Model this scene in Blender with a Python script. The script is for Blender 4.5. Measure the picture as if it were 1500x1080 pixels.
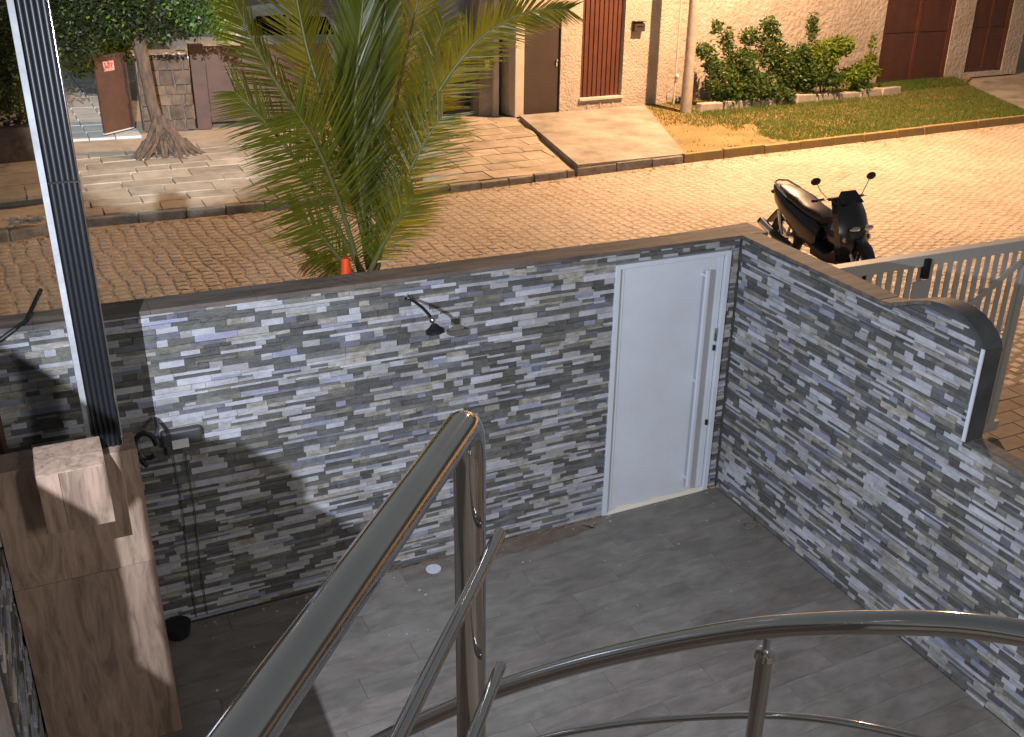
import bpy, bmesh, math, random
import numpy as np
from mathutils import Vector, Matrix, Euler
from mathutils.geometry import tessellate_polygon
random.seed(7); rng = np.random.default_rng(7)
for o in list(bpy.data.objects): bpy.data.objects.remove(o)
scene = bpy.context.scene
col = scene.collection
R_ = math.radians

# ---------------------------------------------------------------- camera
CAM = Vector((-4.7038, -6.0547, 4.4409))
RIGHT = Vector((0.87769751, -0.47724468, 0.04341194))
UP = Vector((0.16687939, 0.38930757, 0.90586472))
FWD = Vector((0.44921971, 0.78783065, -0.42133658))
FPX, PX, PY = 1511.87, 866.99, 560.39
cam = bpy.data.cameras.new('camera'); camo = bpy.data.objects.new('camera', cam); col.objects.link(camo)
camo.matrix_world = Matrix(((RIGHT.x, UP.x, -FWD.x, CAM.x), (RIGHT.y, UP.y, -FWD.y, CAM.y), (RIGHT.z, UP.z, -FWD.z, CAM.z), (0, 0, 0, 1)))
cam.sensor_width = 36; cam.lens = 36 * FPX / 1500
cam.shift_x = (750 - PX) / 1500; cam.shift_y = (PY - 540) / 1500
cam.clip_start = .05; cam.clip_end = 400
scene.camera = camo

# ---------------------------------------------------------------- light
world = bpy.data.worlds.new('World'); scene.world = world; world.use_nodes = True
wn = world.node_tree; wn.nodes.clear()
wo = wn.nodes.new('ShaderNodeOutputWorld'); wb = wn.nodes.new('ShaderNodeBackground'); sk = wn.nodes.new('ShaderNodeTexSky')
sk.sky_type = 'NISHITA'; sk.sun_disc = False; sk.sun_elevation = R_(1.0); sk.sun_rotation = R_(200); sk.dust_density = 3
hs = wn.nodes.new('ShaderNodeHueSaturation'); hs.inputs['Saturation'].default_value = .25
ad = wn.nodes.new('ShaderNodeMixRGB'); ad.blend_type = 'ADD'; ad.inputs[0].default_value = 1; ad.inputs[2].default_value = (.36, .355, .35, 1)
wn.links.new(sk.outputs[0], hs.inputs['Color']); wn.links.new(hs.outputs[0], ad.inputs[1]); wn.links.new(ad.outputs[0], wb.inputs['Color'])
wb.inputs['Strength'].default_value = .15
wn.links.new(wb.outputs[0], wo.inputs[0])
scene.view_settings.view_transform = 'Standard'; scene.view_settings.look = 'None'
scene.view_settings.exposure = 0; scene.view_settings.gamma = 1
LED_POWER, LED_COL = 920, (.80, .87, 1.0)
FILL_POWER, FILLP = 185, Vector((-2.4, -8.6, 5.2))  # added fill light behind the camera
LEDP = Vector((-5.1, -3.3, 3.5)); LED_AIM = Vector((.5, 1.2, 1.1))
SOD_POWER, SOD_COL = 12500, (1.0, .585, .315)
FAR_POWER, FARP, FAR_AIM = 42000, Vector((-5.62, -7.5, 7.2)), Vector((-1.8, 16.6, 0))
SODP = Vector((9.7, 11.2, 8.0))

# ---------------------------------------------------------------- helpers
def ray(x, y): return FWD + RIGHT * ((x - PX) / FPX) - UP * ((y - PY) / FPX)
def atY(x, y, Y): d = ray(x, y); return CAM + d * ((Y - CAM.y) / d.y)
def atZ(x, y, Z=0): d = ray(x, y); return CAM + d * ((Z - CAM.z) / d.z)
def atD(x, y, D): return CAM + ray(x, y) * D

class MB:
    def __init__(s): s.v = []; s.f = []; s.m = []
    def add(s, vs, fs, m=0):
        n = len(s.v); s.v += [tuple(v) for v in vs]; s.f += [tuple(i + n for i in f) for f in fs]; s.m += [m] * len(fs); return s
    def box(s, a, b, m=0, M=None):
        x0, y0, z0 = a; x1, y1, z1 = b
        vs = [(x0,y0,z0),(x1,y0,z0),(x1,y1,z0),(x0,y1,z0),(x0,y0,z1),(x1,y0,z1),(x1,y1,z1),(x0,y1,z1)]
        if M is not None: vs = [M @ Vector(v) for v in vs]
        return s.add(vs, [(3,2,1,0),(4,5,6,7),(0,1,5,4),(1,2,6,5),(2,3,7,6),(3,0,4,7)], m)
    def obox(s, o, u, v, w, m=0):
        o = Vector(o); u = Vector(u); v = Vector(v); w = Vector(w)
        vs = [o, o+u, o+u+v, o+v, o+w, o+u+w, o+u+v+w, o+v+w]
        f = [(3,2,1,0),(4,5,6,7),(0,1,5,4),(1,2,6,5),(2,3,7,6),(3,0,4,7)]
        if u.cross(v).dot(w) < 0: f = [tuple(reversed(q)) for q in f]
        return s.add(vs, f, m)
    def tube(s, pts, r, n=12, m=0, cap=True):
        pts = [Vector(p) for p in pts]; rs = r if hasattr(r, '__len__') else [r] * len(pts)
        up = None; rings = []
        for i, p in enumerate(pts):
            t = (pts[min(i+1, len(pts)-1)] - pts[max(i-1, 0)]).normalized()
            if up is None:
                up = t.orthogonal().normalized()
            up = (up - t * up.dot(t))
            up = up.normalized() if up.length > 1e-6 else t.orthogonal().normalized()
            b = t.cross(up)
            rings.append([p + (up * math.cos(2*math.pi*k/n) + b * math.sin(2*math.pi*k/n)) * rs[i] for k in range(n)])
        vs = [v for g in rings for v in g]; fs = []
        for i in range(len(pts)-1):
            for k in range(n):
                a = i*n+k; b2 = i*n+(k+1) % n; fs.append((a, b2, b2+n, a+n))
        if cap: fs.append(tuple(range(n-1, -1, -1))); fs.append(tuple((len(pts)-1)*n+k for k in range(n)))
        return s.add(vs, fs, m)
    def prism(s, poly, w, m=0):
        w = Vector(w); n = len(poly); vs = [Vector(p) for p in poly]; vs += [p + w for p in vs]
        fs = [tuple(range(n-1, -1, -1)), tuple(range(n, 2*n))] + [(i, (i+1) % n, (i+1) % n + n, i+n) for i in range(n)]
        nn = Vector((0,0,0))
        for i in range(n): nn += vs[i].cross(vs[(i+1) % n])
        if nn.dot(w) < 0: fs = [tuple(reversed(f)) for f in fs]
        return s.add(vs, fs, m)
    def ball(s, c, r, n=10, m=0):
        c = Vector(c); r = Vector(r) if hasattr(r, '__len__') else Vector((r, r, r)); vs = []; fs = []
        h = n // 2
        for i in range(1, h):
            for k in range(n):
                a = math.pi*i/h; b = 2*math.pi*k/n
                vs.append((c.x+r.x*math.sin(a)*math.cos(b), c.y+r.y*math.sin(a)*math.sin(b), c.z+r.z*math.cos(a)))
        for i in range(h-2):
            for k in range(n): a = i*n+k; b = i*n+(k+1) % n; fs.append((a, a+n, b+n, b))
        vs.append((c.x, c.y, c.z+r.z)); vs.append((c.x, c.y, c.z-r.z)); t = (h-1)*n
        for k in range(n): fs.append((t, k, (k+1) % n)); fs.append((t+1, (h-2)*n+(k+1) % n, (h-2)*n+k))
        return s.add(vs, fs, m)
    def build(s, name, mats, parent=None, smooth=False, label=None, kind=None, bevel=0):
        me = bpy.data.meshes.new(name); me.from_pydata(s.v, [], s.f); me.update()
        if not isinstance(mats, (list, tuple)): mats = [mats]
        for mt in mats: me.materials.append(mt)
        if len(mats) > 1: me.polygons.foreach_set('material_index', s.m)
        if smooth: me.polygons.foreach_set('use_smooth', [True]*len(s.f))
        o = bpy.data.objects.new(name, me); col.objects.link(o)
        if smooth: 
            md = o.modifiers.new('es', 'EDGE_SPLIT'); md.split_angle = R_(40)
        if bevel:
            md = o.modifiers.new('bv', 'BEVEL'); md.width = bevel; md.segments = 2; md.limit_method = 'ANGLE'
        if parent:
            o.parent = parent
            o.matrix_parent_inverse = Matrix.Translation(parent.location).inverted() if parent.get('wloc') else Matrix()
        if label: o['label'] = label
        if kind: o['kind'] = kind
        return o

def tag(o, label, cat, group=None, kind=None):
    o['label'] = label; o['category'] = cat
    if group: o['group'] = group
    if kind: o['kind'] = kind
    return o
def thing(name, loc, label, cat, group=None, rz=0):
    o = bpy.data.objects.new(name, None); col.objects.link(o); o.location = loc; o.rotation_euler = (0, 0, rz)
    o.empty_display_size = .2
    return tag(o, label, cat, group)
def wthing(name, loc, label, cat, group=None):      # parts given in world coordinates
    o = thing(name, loc, label, cat, group); o['wloc'] = 1; return o
def struct(o): o['kind'] = 'structure'; return o

# ---------------------------------------------------------------- materials
def mat(name, c, rough=.6, c2=None, scale=5., bump=0., bscale=40., metal=0., spec=.5, detail=6., dist=0., c3=None, lo=.35, hi=.65, stretch=None, coat=0., trans=None, objvar=0., macro=None):
    m = bpy.data.materials.new(name); m.use_nodes = True; nt = m.node_tree; b = nt.nodes['Principled BSDF']
    b.inputs['Base Color'].default_value = (*c, 1); b.inputs['Roughness'].default_value = rough; b.inputs['Metallic'].default_value = metal
    b.inputs['Specular IOR Level'].default_value = spec; b.inputs['Coat Weight'].default_value = coat
    tc = nt.nodes.new('ShaderNodeNewGeometry'); src = tc.outputs['Position']
    mp = nt.nodes.new('ShaderNodeMapping'); nt.links.new(src, mp.inputs[0])
    if stretch: mp.inputs['Scale'].default_value = stretch
    if objvar:
        oi = nt.nodes.new('ShaderNodeObjectInfo'); cb = nt.nodes.new('ShaderNodeMath'); cb.operation = 'MULTIPLY'; cb.inputs[1].default_value = 37.
        nt.links.new(oi.outputs['Random'], cb.inputs[0]); cx = nt.nodes.new('ShaderNodeCombineXYZ')
        for i in range(3): nt.links.new(cb.outputs[0], cx.inputs[i])
        nt.links.new(cx.outputs[0], mp.inputs['Location'])
    last = None
    if c2 is not None:
        n = nt.nodes.new('ShaderNodeTexNoise'); n.inputs['Scale'].default_value = scale; n.inputs['Detail'].default_value = detail; n.inputs['Distortion'].default_value = dist
        n.inputs['Roughness'].default_value = .65
        nt.links.new(mp.outputs[0], n.inputs['Vector'])
        r = nt.nodes.new('ShaderNodeValToRGB'); r.color_ramp.elements[0].position = lo; r.color_ramp.elements[1].position = hi
        r.color_ramp.elements[0].color = (*c, 1); r.color_ramp.elements[1].color = (*c2, 1)
        if c3 is not None:
            e = r.color_ramp.elements.new((lo+hi)/2); e.color = (*c3, 1)
        nt.links.new(n.outputs['Fac'], r.inputs[0]); last = r.outputs[0]
    if objvar:
        h = nt.nodes.new('ShaderNodeHueSaturation'); mr = nt.nodes.new('ShaderNodeMapRange')
        mr.inputs['To Min'].default_value = 1-objvar; mr.inputs['To Max'].default_value = 1+objvar
        nt.links.new(oi.outputs['Random'], mr.inputs[0]); nt.links.new(mr.outputs[0], h.inputs['Value'])
        if last is not None: nt.links.new(last, h.inputs['Color'])
        else: h.inputs['Color'].default_value = (*c, 1)
        last = h.outputs[0]
    if macro and last is not None:
        mn = nt.nodes.new('ShaderNodeTexNoise'); mn.inputs['Scale'].default_value = macro[0]; mn.inputs['Detail'].default_value = 7; mn.inputs['Roughness'].default_value = .7
        nt.links.new(tc.outputs['Position'], mn.inputs['Vector']); rr = nt.nodes.new('ShaderNodeValToRGB')
        rr.color_ramp.elements[0].position = .33; rr.color_ramp.elements[1].position = .6
        v = 1-macro[1]; rr.color_ramp.elements[0].color = (v, v*.97, v*.92, 1); rr.color_ramp.elements[1].color = (1, 1, 1, 1)
        mm = nt.nodes.new('ShaderNodeMixRGB'); mm.blend_type = 'MULTIPLY'; mm.inputs[0].default_value = 1
        nt.links.new(mn.outputs['Fac'], rr.inputs[0]); nt.links.new(last, mm.inputs[1]); nt.links.new(rr.outputs[0], mm.inputs[2]); last = mm.outputs[0]
    if last is not None: nt.links.new(last, b.inputs['Base Color'])
    if bump:
        n2 = nt.nodes.new('ShaderNodeTexNoise'); n2.inputs['Scale'].default_value = bscale; n2.inputs['Detail'].default_value = 5
        nt.links.new(mp.outputs[0], n2.inputs['Vector'])
        bp = nt.nodes.new('ShaderNodeBump'); bp.inputs['Strength'].default_value = 1; bp.inputs['Distance'].default_value = bump
        nt.links.new(n2.outputs['Fac'], bp.inputs['Height']); nt.links.new(bp.outputs[0], b.inputs['Normal'])
    if trans:
        t = nt.nodes.new('ShaderNodeBsdfTranslucent'); t.inputs[0].default_value = (*trans, 1)
        mx = nt.nodes.new('ShaderNodeMixShader'); mx.inputs[0].default_value = .42
        out = nt.nodes['Material Output']
        nt.links.new(b.outputs[0], mx.inputs[1]); nt.links.new(t.outputs[0], mx.inputs[2]); nt.links.new(mx.outputs[0], out.inputs[0])
    return m

# stone strips of the cladding: printed porcelain colours
SP = [((.52,.53,.585), (.36,.37,.42)), ((.43,.43,.45), (.27,.27,.28)), ((.175,.176,.172), (.085,.085,.08)), ((.125,.126,.128), (.06,.06,.06)),
      ((.22,.235,.34), (.33,.34,.43)), ((.07,.071,.075), (.12,.12,.115)), ((.24,.234,.215), (.11,.105,.09)), ((.46,.45,.43), (.18,.16,.12)), ((.19,.20,.245), (.11,.11,.14))]
SPW = [.16, .13, .20, .14, .045, .08, .11, .06, .075]
STONE = [mat('strip_stone', a, .55, b, scale=17., bump=.005, bscale=60., stretch=(1, 1, 2.0), detail=8, lo=.30, hi=.70, objvar=.12, spec=.35, macro=(2.2, .22)) for a, b in SP]
M_grout = mat('grout', (.07,.07,.07), .9)
M_cap = mat('cap_tile', (.155,.125,.105), .7, (.06,.05,.044), scale=7, stretch=(.35, 2.5, 1), bump=.001, bscale=60)
M_char = mat('charcoal_tile', (.035,.040,.043), .42, (.06,.065,.068), scale=6, spec=.5)
M_wood = mat('wood_tile', (.36,.25,.185), .5, (.17,.115,.085), c3=(.28,.195,.145), scale=3.2, stretch=(5, 5, .8), bump=.0008, bscale=50, objvar=.12, dist=1.2)
M_plank = mat('plank_tile', (.225,.209,.194), .48, (.15,.139,.129), c3=(.19,.176,.163), scale=3.0, stretch=(1.3, 3.2, 1), bump=.0008, bscale=60, objvar=.10, dist=.6, macro=(1.6, .22))
M_plank2 = mat('plank_tile_reddish', (.225,.198,.186), .48, (.14,.123,.115), c3=(.18,.159,.149), scale=3.0, stretch=(1.3, 3.2, 1), bump=.0008, bscale=60, objvar=.10, dist=.6, macro=(1.6, .22))
M_white = mat('white_paint', (.58,.62,.69), .38, (.51,.54,.60), scale=1.3)
M_plaster = mat('white_plaster', (.27,.275,.29), .8, (.19,.195,.205), scale=9, bump=.006, bscale=30)
M_blackpl = mat('black_plastic', (.012,.012,.014), .38)
M_cable = mat('black_conduit', (.009,.010,.012), .42, spec=.35)
M_steel = mat('polished_steel', (.62,.62,.62), .09, metal=1., c2=(.54,.54,.54), scale=3)
M_chrome = mat('chrome', (.7,.7,.7), .12, metal=1.)
M_dirt = mat('rust_stain', (.13,.085,.06), .8, (.17,.135,.11), scale=9)
M_sand = mat('road_sand', (.46,.38,.29), .95, (.36,.29,.22), scale=3.5, bump=.006, bscale=40, c3=(.42,.345,.265), macro=(.55, .22))
M_cob = mat('cobble', (.50,.43,.335), .58, (.36,.30,.235), c3=(.44,.375,.295), scale=5.5, bump=.006, bscale=28, detail=8, macro=(.55, .2))
M_slab = mat('paving_slab', (.44,.38,.30), .75, (.29,.245,.19), c3=(.38,.33,.26), scale=2.6, bump=.003, bscale=25, objvar=.14, macro=(1.1, .28))
M_conc = mat('concrete', (.36,.33,.285), .85, (.23,.21,.18), scale=1.6, bump=.003, bscale=30, c3=(.32,.29,.25), macro=(1.3, .38))
M_kerb = mat('kerb_stone', (.27,.245,.21), .85, (.15,.135,.115), scale=6, bump=.006, bscale=18)
M_yel = mat('yellow_kerb', (.30,.205,.06), .85, (.19,.16,.115), scale=3.5, bump=.006, bscale=18, hi=.75)
M_cream = mat('cream_render', (.46,.40,.345), .9, (.39,.335,.285), scale=1.5, bump=.045, bscale=9., macro=(.9, .16))
M_cream2 = mat('rough_render', (.46,.40,.345), .9, (.40,.345,.29), scale=1.5, bump=.03, bscale=20., macro=(1.2, .2))
M_pale = mat('pale_render', (.52,.47,.41), .85, (.45,.40,.34), scale=3, bump=.004, bscale=20)
M_brown = mat('brown_door', (.05,.037,.030), .5, (.042,.031,.026), scale=3)
M_redbr = mat('reddish_brown_metal', (.115,.040,.024), .5, (.085,.030,.019), scale=3)
M_redbr2 = mat('dark_red_metal', (.085,.033,.022), .5, (.06,.026,.018), scale=3)
M_gatebr = mat('brown_gate_paint', (.075,.036,.024), .55, (.05,.026,.018), scale=4)
M_gatewh = mat('gate_grey_white', (.44,.43,.415), .5)
M_earth = mat('earth', (.20,.125,.07), .95, (.32,.19,.10), scale=1.2, bump=.01, bscale=20)
M_grassbase = mat('grass_soil', (.075,.085,.025), .95, (.14,.11,.05), scale=1.4)
M_grass = mat('grass_blade', (.075,.15,.020), .6, (.15,.19,.04), scale=1.1, trans=(.12,.20,.03))
M_leaf = mat('leaf_green', (.04,.10,.022), .45, (.07,.12,.03), scale=4, trans=(.14,.20,.03))
M_leafy = mat('leaf_lime', (.12,.20,.02), .5, (.17,.24,.025), scale=4, trans=(.26,.30,.04))
M_leafd = mat('leaf_dark', (.014,.024,.007), .45, (.028,.042,.012), scale=4, trans=(.05,.065,.012))
M_palm = mat('palm_leaf', (.050,.082,.012), .34, (.10,.12,.014), scale=1.6, trans=(.62,.58,.015))
M_palmdry = mat('dry_palm_leaf', (.22,.12,.035), .6, (.15,.08,.03), scale=3, trans=(.3,.15,.03))
M_rachis = mat('palm_stalk', (.10,.12,.035), .5, (.15,.14,.05), scale=8)
M_bark = mat('bark', (.115,.076,.05), .9, (.05,.034,.024), scale=9, stretch=(2, 2, .5), bump=.02, bscale=14)
M_fieldstone = mat('field_stone', (.13,.088,.06), .85, (.06,.042,.03), scale=5, bump=.02, bscale=9, objvar=.3)
M_scoot = mat('scooter_black', (.008,.008,.009), .22, coat=.6)
M_seat = mat('seat_vinyl', (.02,.015,.015), .36, (.03,.025,.025), scale=10, spec=.3)
M_rubber = mat('tyre_rubber', (.015,.015,.015), .8)
M_glassd = mat('dark_glass', (.01,.01,.012), .06)
M_carw = mat('car_white', (.62,.62,.60), .3, coat=.5)
M_orange = mat('orange_plastic', (.75,.075,.015), .45)
M_flower = mat('orange_flower', (.7,.16,.05), .5)
M_sheet = mat('weathered_pale_wall', (.42,.46,.48), .8, (.26,.29,.30), c3=(.36,.40,.42), scale=2.2, stretch=(2, 1, .5))
M_paver = mat('beige_paver', (.22,.175,.13), .8, (.16,.125,.095), scale=5, objvar=.12)
M_sign = mat('pink_sign', (.62,.30,.26), .5, (.52,.2,.18), scale=20)
M_signr = mat('sign_red', (.45,.04,.04), .5)
M_pole = mat('pole_concrete', (.40,.36,.31), .85, (.30,.27,.23), scale=6, bump=.003, bscale=30)
M_pot = mat('pale_green_pot', (.28,.33,.16), .6, (.36,.40,.22), scale=8)
def emis(name, c, s):
    m = bpy.data.materials.new(name); m.use_nodes = True; b = m.node_tree.nodes['Principled BSDF']
    b.inputs['Emission Color'].default_value = (*c, 1); b.inputs['Emission Strength'].default_value = s; return m

# ================================================================ ground
KP = [(-12, 8.75), (-5.1, 9.22), (-4, 9.6), (.9, 9.6), (3.96, 10.0), (6.7, 10.32), (17.06, 11.33), (40, 13.5)]
def K(x):
    for (a, b), (c, d) in zip(KP, KP[1:]):
        if x <= c: return b + (d-b)*(x-a)/(c-a)
    return KP[-1][1]
def Fy(x): return 14.75 + .12*(x-5.17)
g = MB(); g.add([(-70,-40,-.09),(80,-40,-.09),(80,90,-.09),(-70,90,-.09)], [(0,1,2,3)])
struct(g.build('ground', M_conc))
# street: sand bed with every cobble raised out of it
street = struct(bpy.data.objects.new('street', None)); col.objects.link(street)
s = MB(); xs = [-14 + i for i in range(0, 50)]
for x in xs: s.add([(x, .25, -.006), (x+1, .25, -.006), (x+1, K(x+1), -.006), (x, K(x), -.006)], [(0,1,2,3)])
s.build('sand_bed', M_sand, street)
cob = MB(); near = []
def cobble(mb, x, y, a, b, rot, h, j):
    c_, s_ = math.cos(rot), math.sin(rot); q = []
    for z, k in ((-.03, 1.), (h-.006, .9), (h, .62)):
        for sx, sy in ((-1,-1), (1,-1), (1,1), (-1,1)):
            px = sx*a*k*(1+j[0]*sy); py = sy*b*k*(1+j[1]*sx)
            q.append((x+px*c_-py*s_, y+px*s_+py*c_, z))
    mb.add(q, [(0,1,5,4),(1,2,6,5),(2,3,7,6),(3,0,4,7),(4,5,9,8),(5,6,10,9),(6,7,11,10),(7,4,8,11),(8,9,10,11)])
th = .075
allc = []
for i in range(-90, 200):
    for k in range(-6, 78):
        u = i*.172 + .02*math.sin(k*.9); v = k*.150 + (.075 if i % 2 else 0) + .025*math.sin(i*.7)
        x = -5 + u*math.cos(th) - (v)*math.sin(th); y = .35 + u*math.sin(th)*1.0 + v*math.cos(th)
        if y < .42 or y > K(x)-.12 or x > 24 or x < -7.5: continue
        allc.append((x + rng.normal(0, .009), y + rng.normal(0, .009)))
allc.sort(key=lambda p: (p[0]+4.7)**2+(p[1]+6)**2)
# visible nearest: those not hidden by the wall (px y above the cap line)
def vis(p):
    d = Vector((p[0], p[1], 0)) - CAM; z = d.dot(FWD); X = PX+FPX*d.dot(RIGHT)/z; Y = PY-FPX*d.dot(UP)/z
    return 0 < X < 1130 and 0 < Y < 470-.137*X
protos = []
for q in range(6):
    mb = MB(); cobble(mb, 0, 0, rng.uniform(.066,.076), rng.uniform(.056,.065), 0, .004+q*.001, rng.uniform(-.1,.1,2)); protos.append(mb)
meshes = []; cnt = 0
for p in allc:
    if cnt < 299 and vis(p):
        q = cnt % 6
        if len(meshes) <= q:
            o = protos[q].build('cobblestone', M_cob, street); meshes.append(o)
        else:
            o = meshes[q].copy(); col.objects.link(o); o.parent = street
        o.location = (p[0], p[1], 0); o.rotation_euler = (rng.normal(0,.02), rng.normal(0,.02), th+rng.normal(0, .09)); cnt += 1
    else:
        cobble(cob, p[0], p[1], rng.uniform(.062,.076), rng.uniform(.052,.066), th+rng.normal(0,.09), rng.uniform(.001,.005)+.003*max(0, min(1, (1-p[0])/6)), rng.uniform(-.12,.12,2))
cob.build('cobblestone_paving', M_cob, street, kind='stuff')

# sidewalk
side = struct(bpy.data.objects.new('sidewalk', None)); col.objects.link(side)
sb = MB()
for x in range(-14, 40):
    y0, y1 = K(x)+.1, K(x+1)+.1
    sb.add([(x, y0, .085), (x+1, y1, .085), (x+1, 24, .085), (x, 24, .085), (x, y0, -.08), (x+1, y1, -.08)], [(0,1,2,3), (4,5,1,0)])
sb.build('mortar_bed', M_sand, side)
def slabs(x0, x1, rows, zf, skip=None, clamp=None):
    for (ya, yb) in rows:
        x = x0 - random.uniform(0, .3)
        while x < x1:
            w = random.choice((.5, .62, .7, .85)) * random.uniform(.9, 1.1)
            a = max(x, x0) + .009; b = min(x+w, x1) - .009
            if b - a > .08:
                def P(xx, t):
                    k = K(xx)+.14; return (xx, k+(t)*(Fy(xx)+.15-k)/5.0)
                j = lambda: random.uniform(-.010, .010)
                (ax, ay), (bx, by), (cx, cy), (dx, dy) = P(a, ya+.022), P(b, ya+.022), P(b, yb-.022), P(a, yb-.022)
                if not (skip and skip((ax+bx)/2, (ay+cy)/2)):
                    pts = [(ax+j(), ay+j()), (bx+j(), by+j()), (cx+j(), cy+j()), (dx+j(), dy+j())]
                    if clamp:
                        if min(q[0]-clamp(q[1]) for q in pts) > -.08: x += w; continue
                        pts = [(min(q[0], clamp(q[1])), q[1]) for q in pts]
                    dz = random.uniform(-.004, .006)
                    mb = MB(); n = [(q[0], q[1], zf(*q)+dz) for q in pts]; lo_ = [(q[0], q[1], zf(*q)-.05) for q in pts]
                    mb.add(lo_+n, [(4,5,6,7),(0,1,5,4),(1,2,6,5),(2,3,7,6),(3,0,4,7)])
                    mb.build('paving_slab', M_slab, side)
            x += w
zflat = lambda x, y: .125
rows = [(0,.55), (.55,1.05), (1.05,1.7), (1.7,2.2), (2.2,2.85), (2.85,3.3), (3.3,3.9), (3.9,4.4), (4.4,5.0)]
zmix = lambda x, y: .125 if x < 2 else .125-.05*min(1,(x-2)/1.5)*max(0, 1-(y-K(x))/3.0)
slabs(-4.3, 5.0, rows, zmix, skip=lambda x, y: x < -4.3, clamp=lambda y: 3.84+(y-10.1)*.235+.06*math.sin(y*3))
slabs(-6.5, -4.35, [(1.3,2.2), (2.2,3.1), (3.1,4.0)], lambda x, y: .24)
# raised kerb block at left, gutter debris
mb = MB(); mb.box((-6.6, 10.75, .05), (-4.38, 11.0, .235)); mb.build('step_edge', M_kerb, side)
# concrete ramp
rp = MB()
A = [(3.98, K(3.98)+.04), (6.5, K(6.5)+.1), (8.3, 14.9), (4.95, 14.6)]
rp.add([(A[0][0],A[0][1],-.02),(A[1][0],A[1][1],-.02),(A[2][0],A[2][1],-.02),(A[3][0],A[3][1],-.02),
        (A[0][0],A[0][1],.20),(A[1][0],A[1][1],.15),(A[2][0],A[2][1],.20),(A[3][0],A[3][1],.19)], [(4,5,6,7),(0,1,5,4),(1,2,6,5),(2,3,7,6),(3,0,4,7)])
rp.build('concrete_ramp', M_conc, side)
r2 = MB(); r2.add([(17.6,11.5,.14),(24,12.2,.14),(26,17.2,.14),(19.6,15.75,.14),(17.6,11.5,0),(24,12.2,0)], [(0,1,2,3),(4,5,1,0)])
r2.build('concrete_ramp', M_conc, side)
ej = MB(); q = [atZ(870,182,.2), atZ(905,215,.2)]
# kerbs
def kerb(x0, x1, h, m, lab=None, w=.13, step=.95):
    x = x0
    while x < x1:
        w_ = step*random.uniform(.85, 1.15); b = min(x+w_, x1)
        mb = MB(); j = random.uniform(-.012, .012); hz = h+random.uniform(-.012, .012)
        mb.add([(x+.008,K(x)+j,-.06),(b-.008,K(b)+j,-.06),(b-.008,K(b)+w,-.06),(x+.008,K(x)+w,-.06),
                (x+.012,K(x)+j+.02,hz),(b-.012,K(b)+j+.02,hz),(b-.012,K(b)+w,hz),(x+.012,K(x)+w,hz)], [(4,5,6,7),(0,1,5,4),(1,2,6,5),(2,3,7,6),(3,0,4,7)])
        mb.build('kerb_stone', m, side, label=lab, bevel=.012); x = b
kerb(-7, -4.05, .13, M_kerb); kerb(-4.05, 3.9, .115, M_kerb, step=.6); kerb(3.95, 6.4, .145, M_kerb)
kerb(6.42, 24, .165, M_yel, 'yellow painted kerb stone')
# verge soil
vg = MB(); vp = [(6.45, K(6.45)+.12), (24, K(24)+.12), (19.75, 15.7), (22, 16.7), (8.2, 15.2)]
vg = MB(); vg.add([(6.45,K(6.45)+.12,.13),(12,K(12)+.12,.13),(17.55,K(17.55)+.12,.13),(19.7,15.75,.15),(21,16.7,.15),(14,15.85,.15),(8.1,15.15,.15)], [(0,1,2,3,4,5,6)])
struct(vg.build('verge', mat('verge_soil', (.36,.19,.085), .95, (.14,.13,.05), scale=1.1, bump=.01, bscale=14)))

# grass
def in_dirt(x, y):
    return ((x-7.7)/1.7)**2+((y-11.5)/1.15)**2 < 1
def grass(n):
    V = np.zeros((n*3, 3), np.float32); F = []; i = 0
    while i < n:
        x = random.uniform(6.6, 20.5); k = K(x)+.15; y = random.uniform(k, Fy(x)+.1)
        if x < 6.5+(y-10.4)*.42: continue
        if x > 17.6 + (y-11.5)*.5: continue
        e = ((x-7.9)/1.6)**2+((y-11.6)/1.3)**2 + .35*math.sin(x*3.1+y*2)+.25*math.sin(x*7-y*5)
        if e < 1 and random.random() > .03+.5*max(0, e-.6): continue
        if x < 9 and random.random() < .45: continue
        tall = 2.2 if (x > 16.2 and y > Fy(x)-1.0) else (1.5 if abs(y-(Fy(x)-1.35)) < .35 and 9 < x < 14.5 else 1)
        if random.random() < .2 and math.sin(x*2.3)*math.cos(y*3.1) > .2: continue
        h = random.uniform(.025, .06)*tall; a = random.uniform(0, 6.28); w = random.uniform(.006, .012)
        lx, ly = random.gauss(0, .035)*tall, random.gauss(0, .035)*tall
        V[i*3] = (x-w*math.cos(a), y-w*math.sin(a), .13); V[i*3+1] = (x+w*math.cos(a), y+w*math.sin(a), .13); V[i*3+2] = (x+lx, y+ly, .14+h); i += 1
    me = bpy.data.meshes.new('grass'); me.vertices.add(n*3); me.vertices.foreach_set('co', V.ravel())
    me.loops.add(n*3); me.loops.foreach_set('vertex_index', np.arange(n*3, dtype=np.int32)); me.polygons.add(n)
    me.polygons.foreach_set('loop_start', np.arange(0, n*3, 3, dtype=np.int32)); me.update(calc_edges=True); me.materials.append(M_grass)
    o = bpy.data.objects.new('grass', me); col.objects.link(o)
    return tag(o, 'short green and yellowing grass on the verge across the street', 'grass', kind='stuff')
grass(75000)

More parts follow.
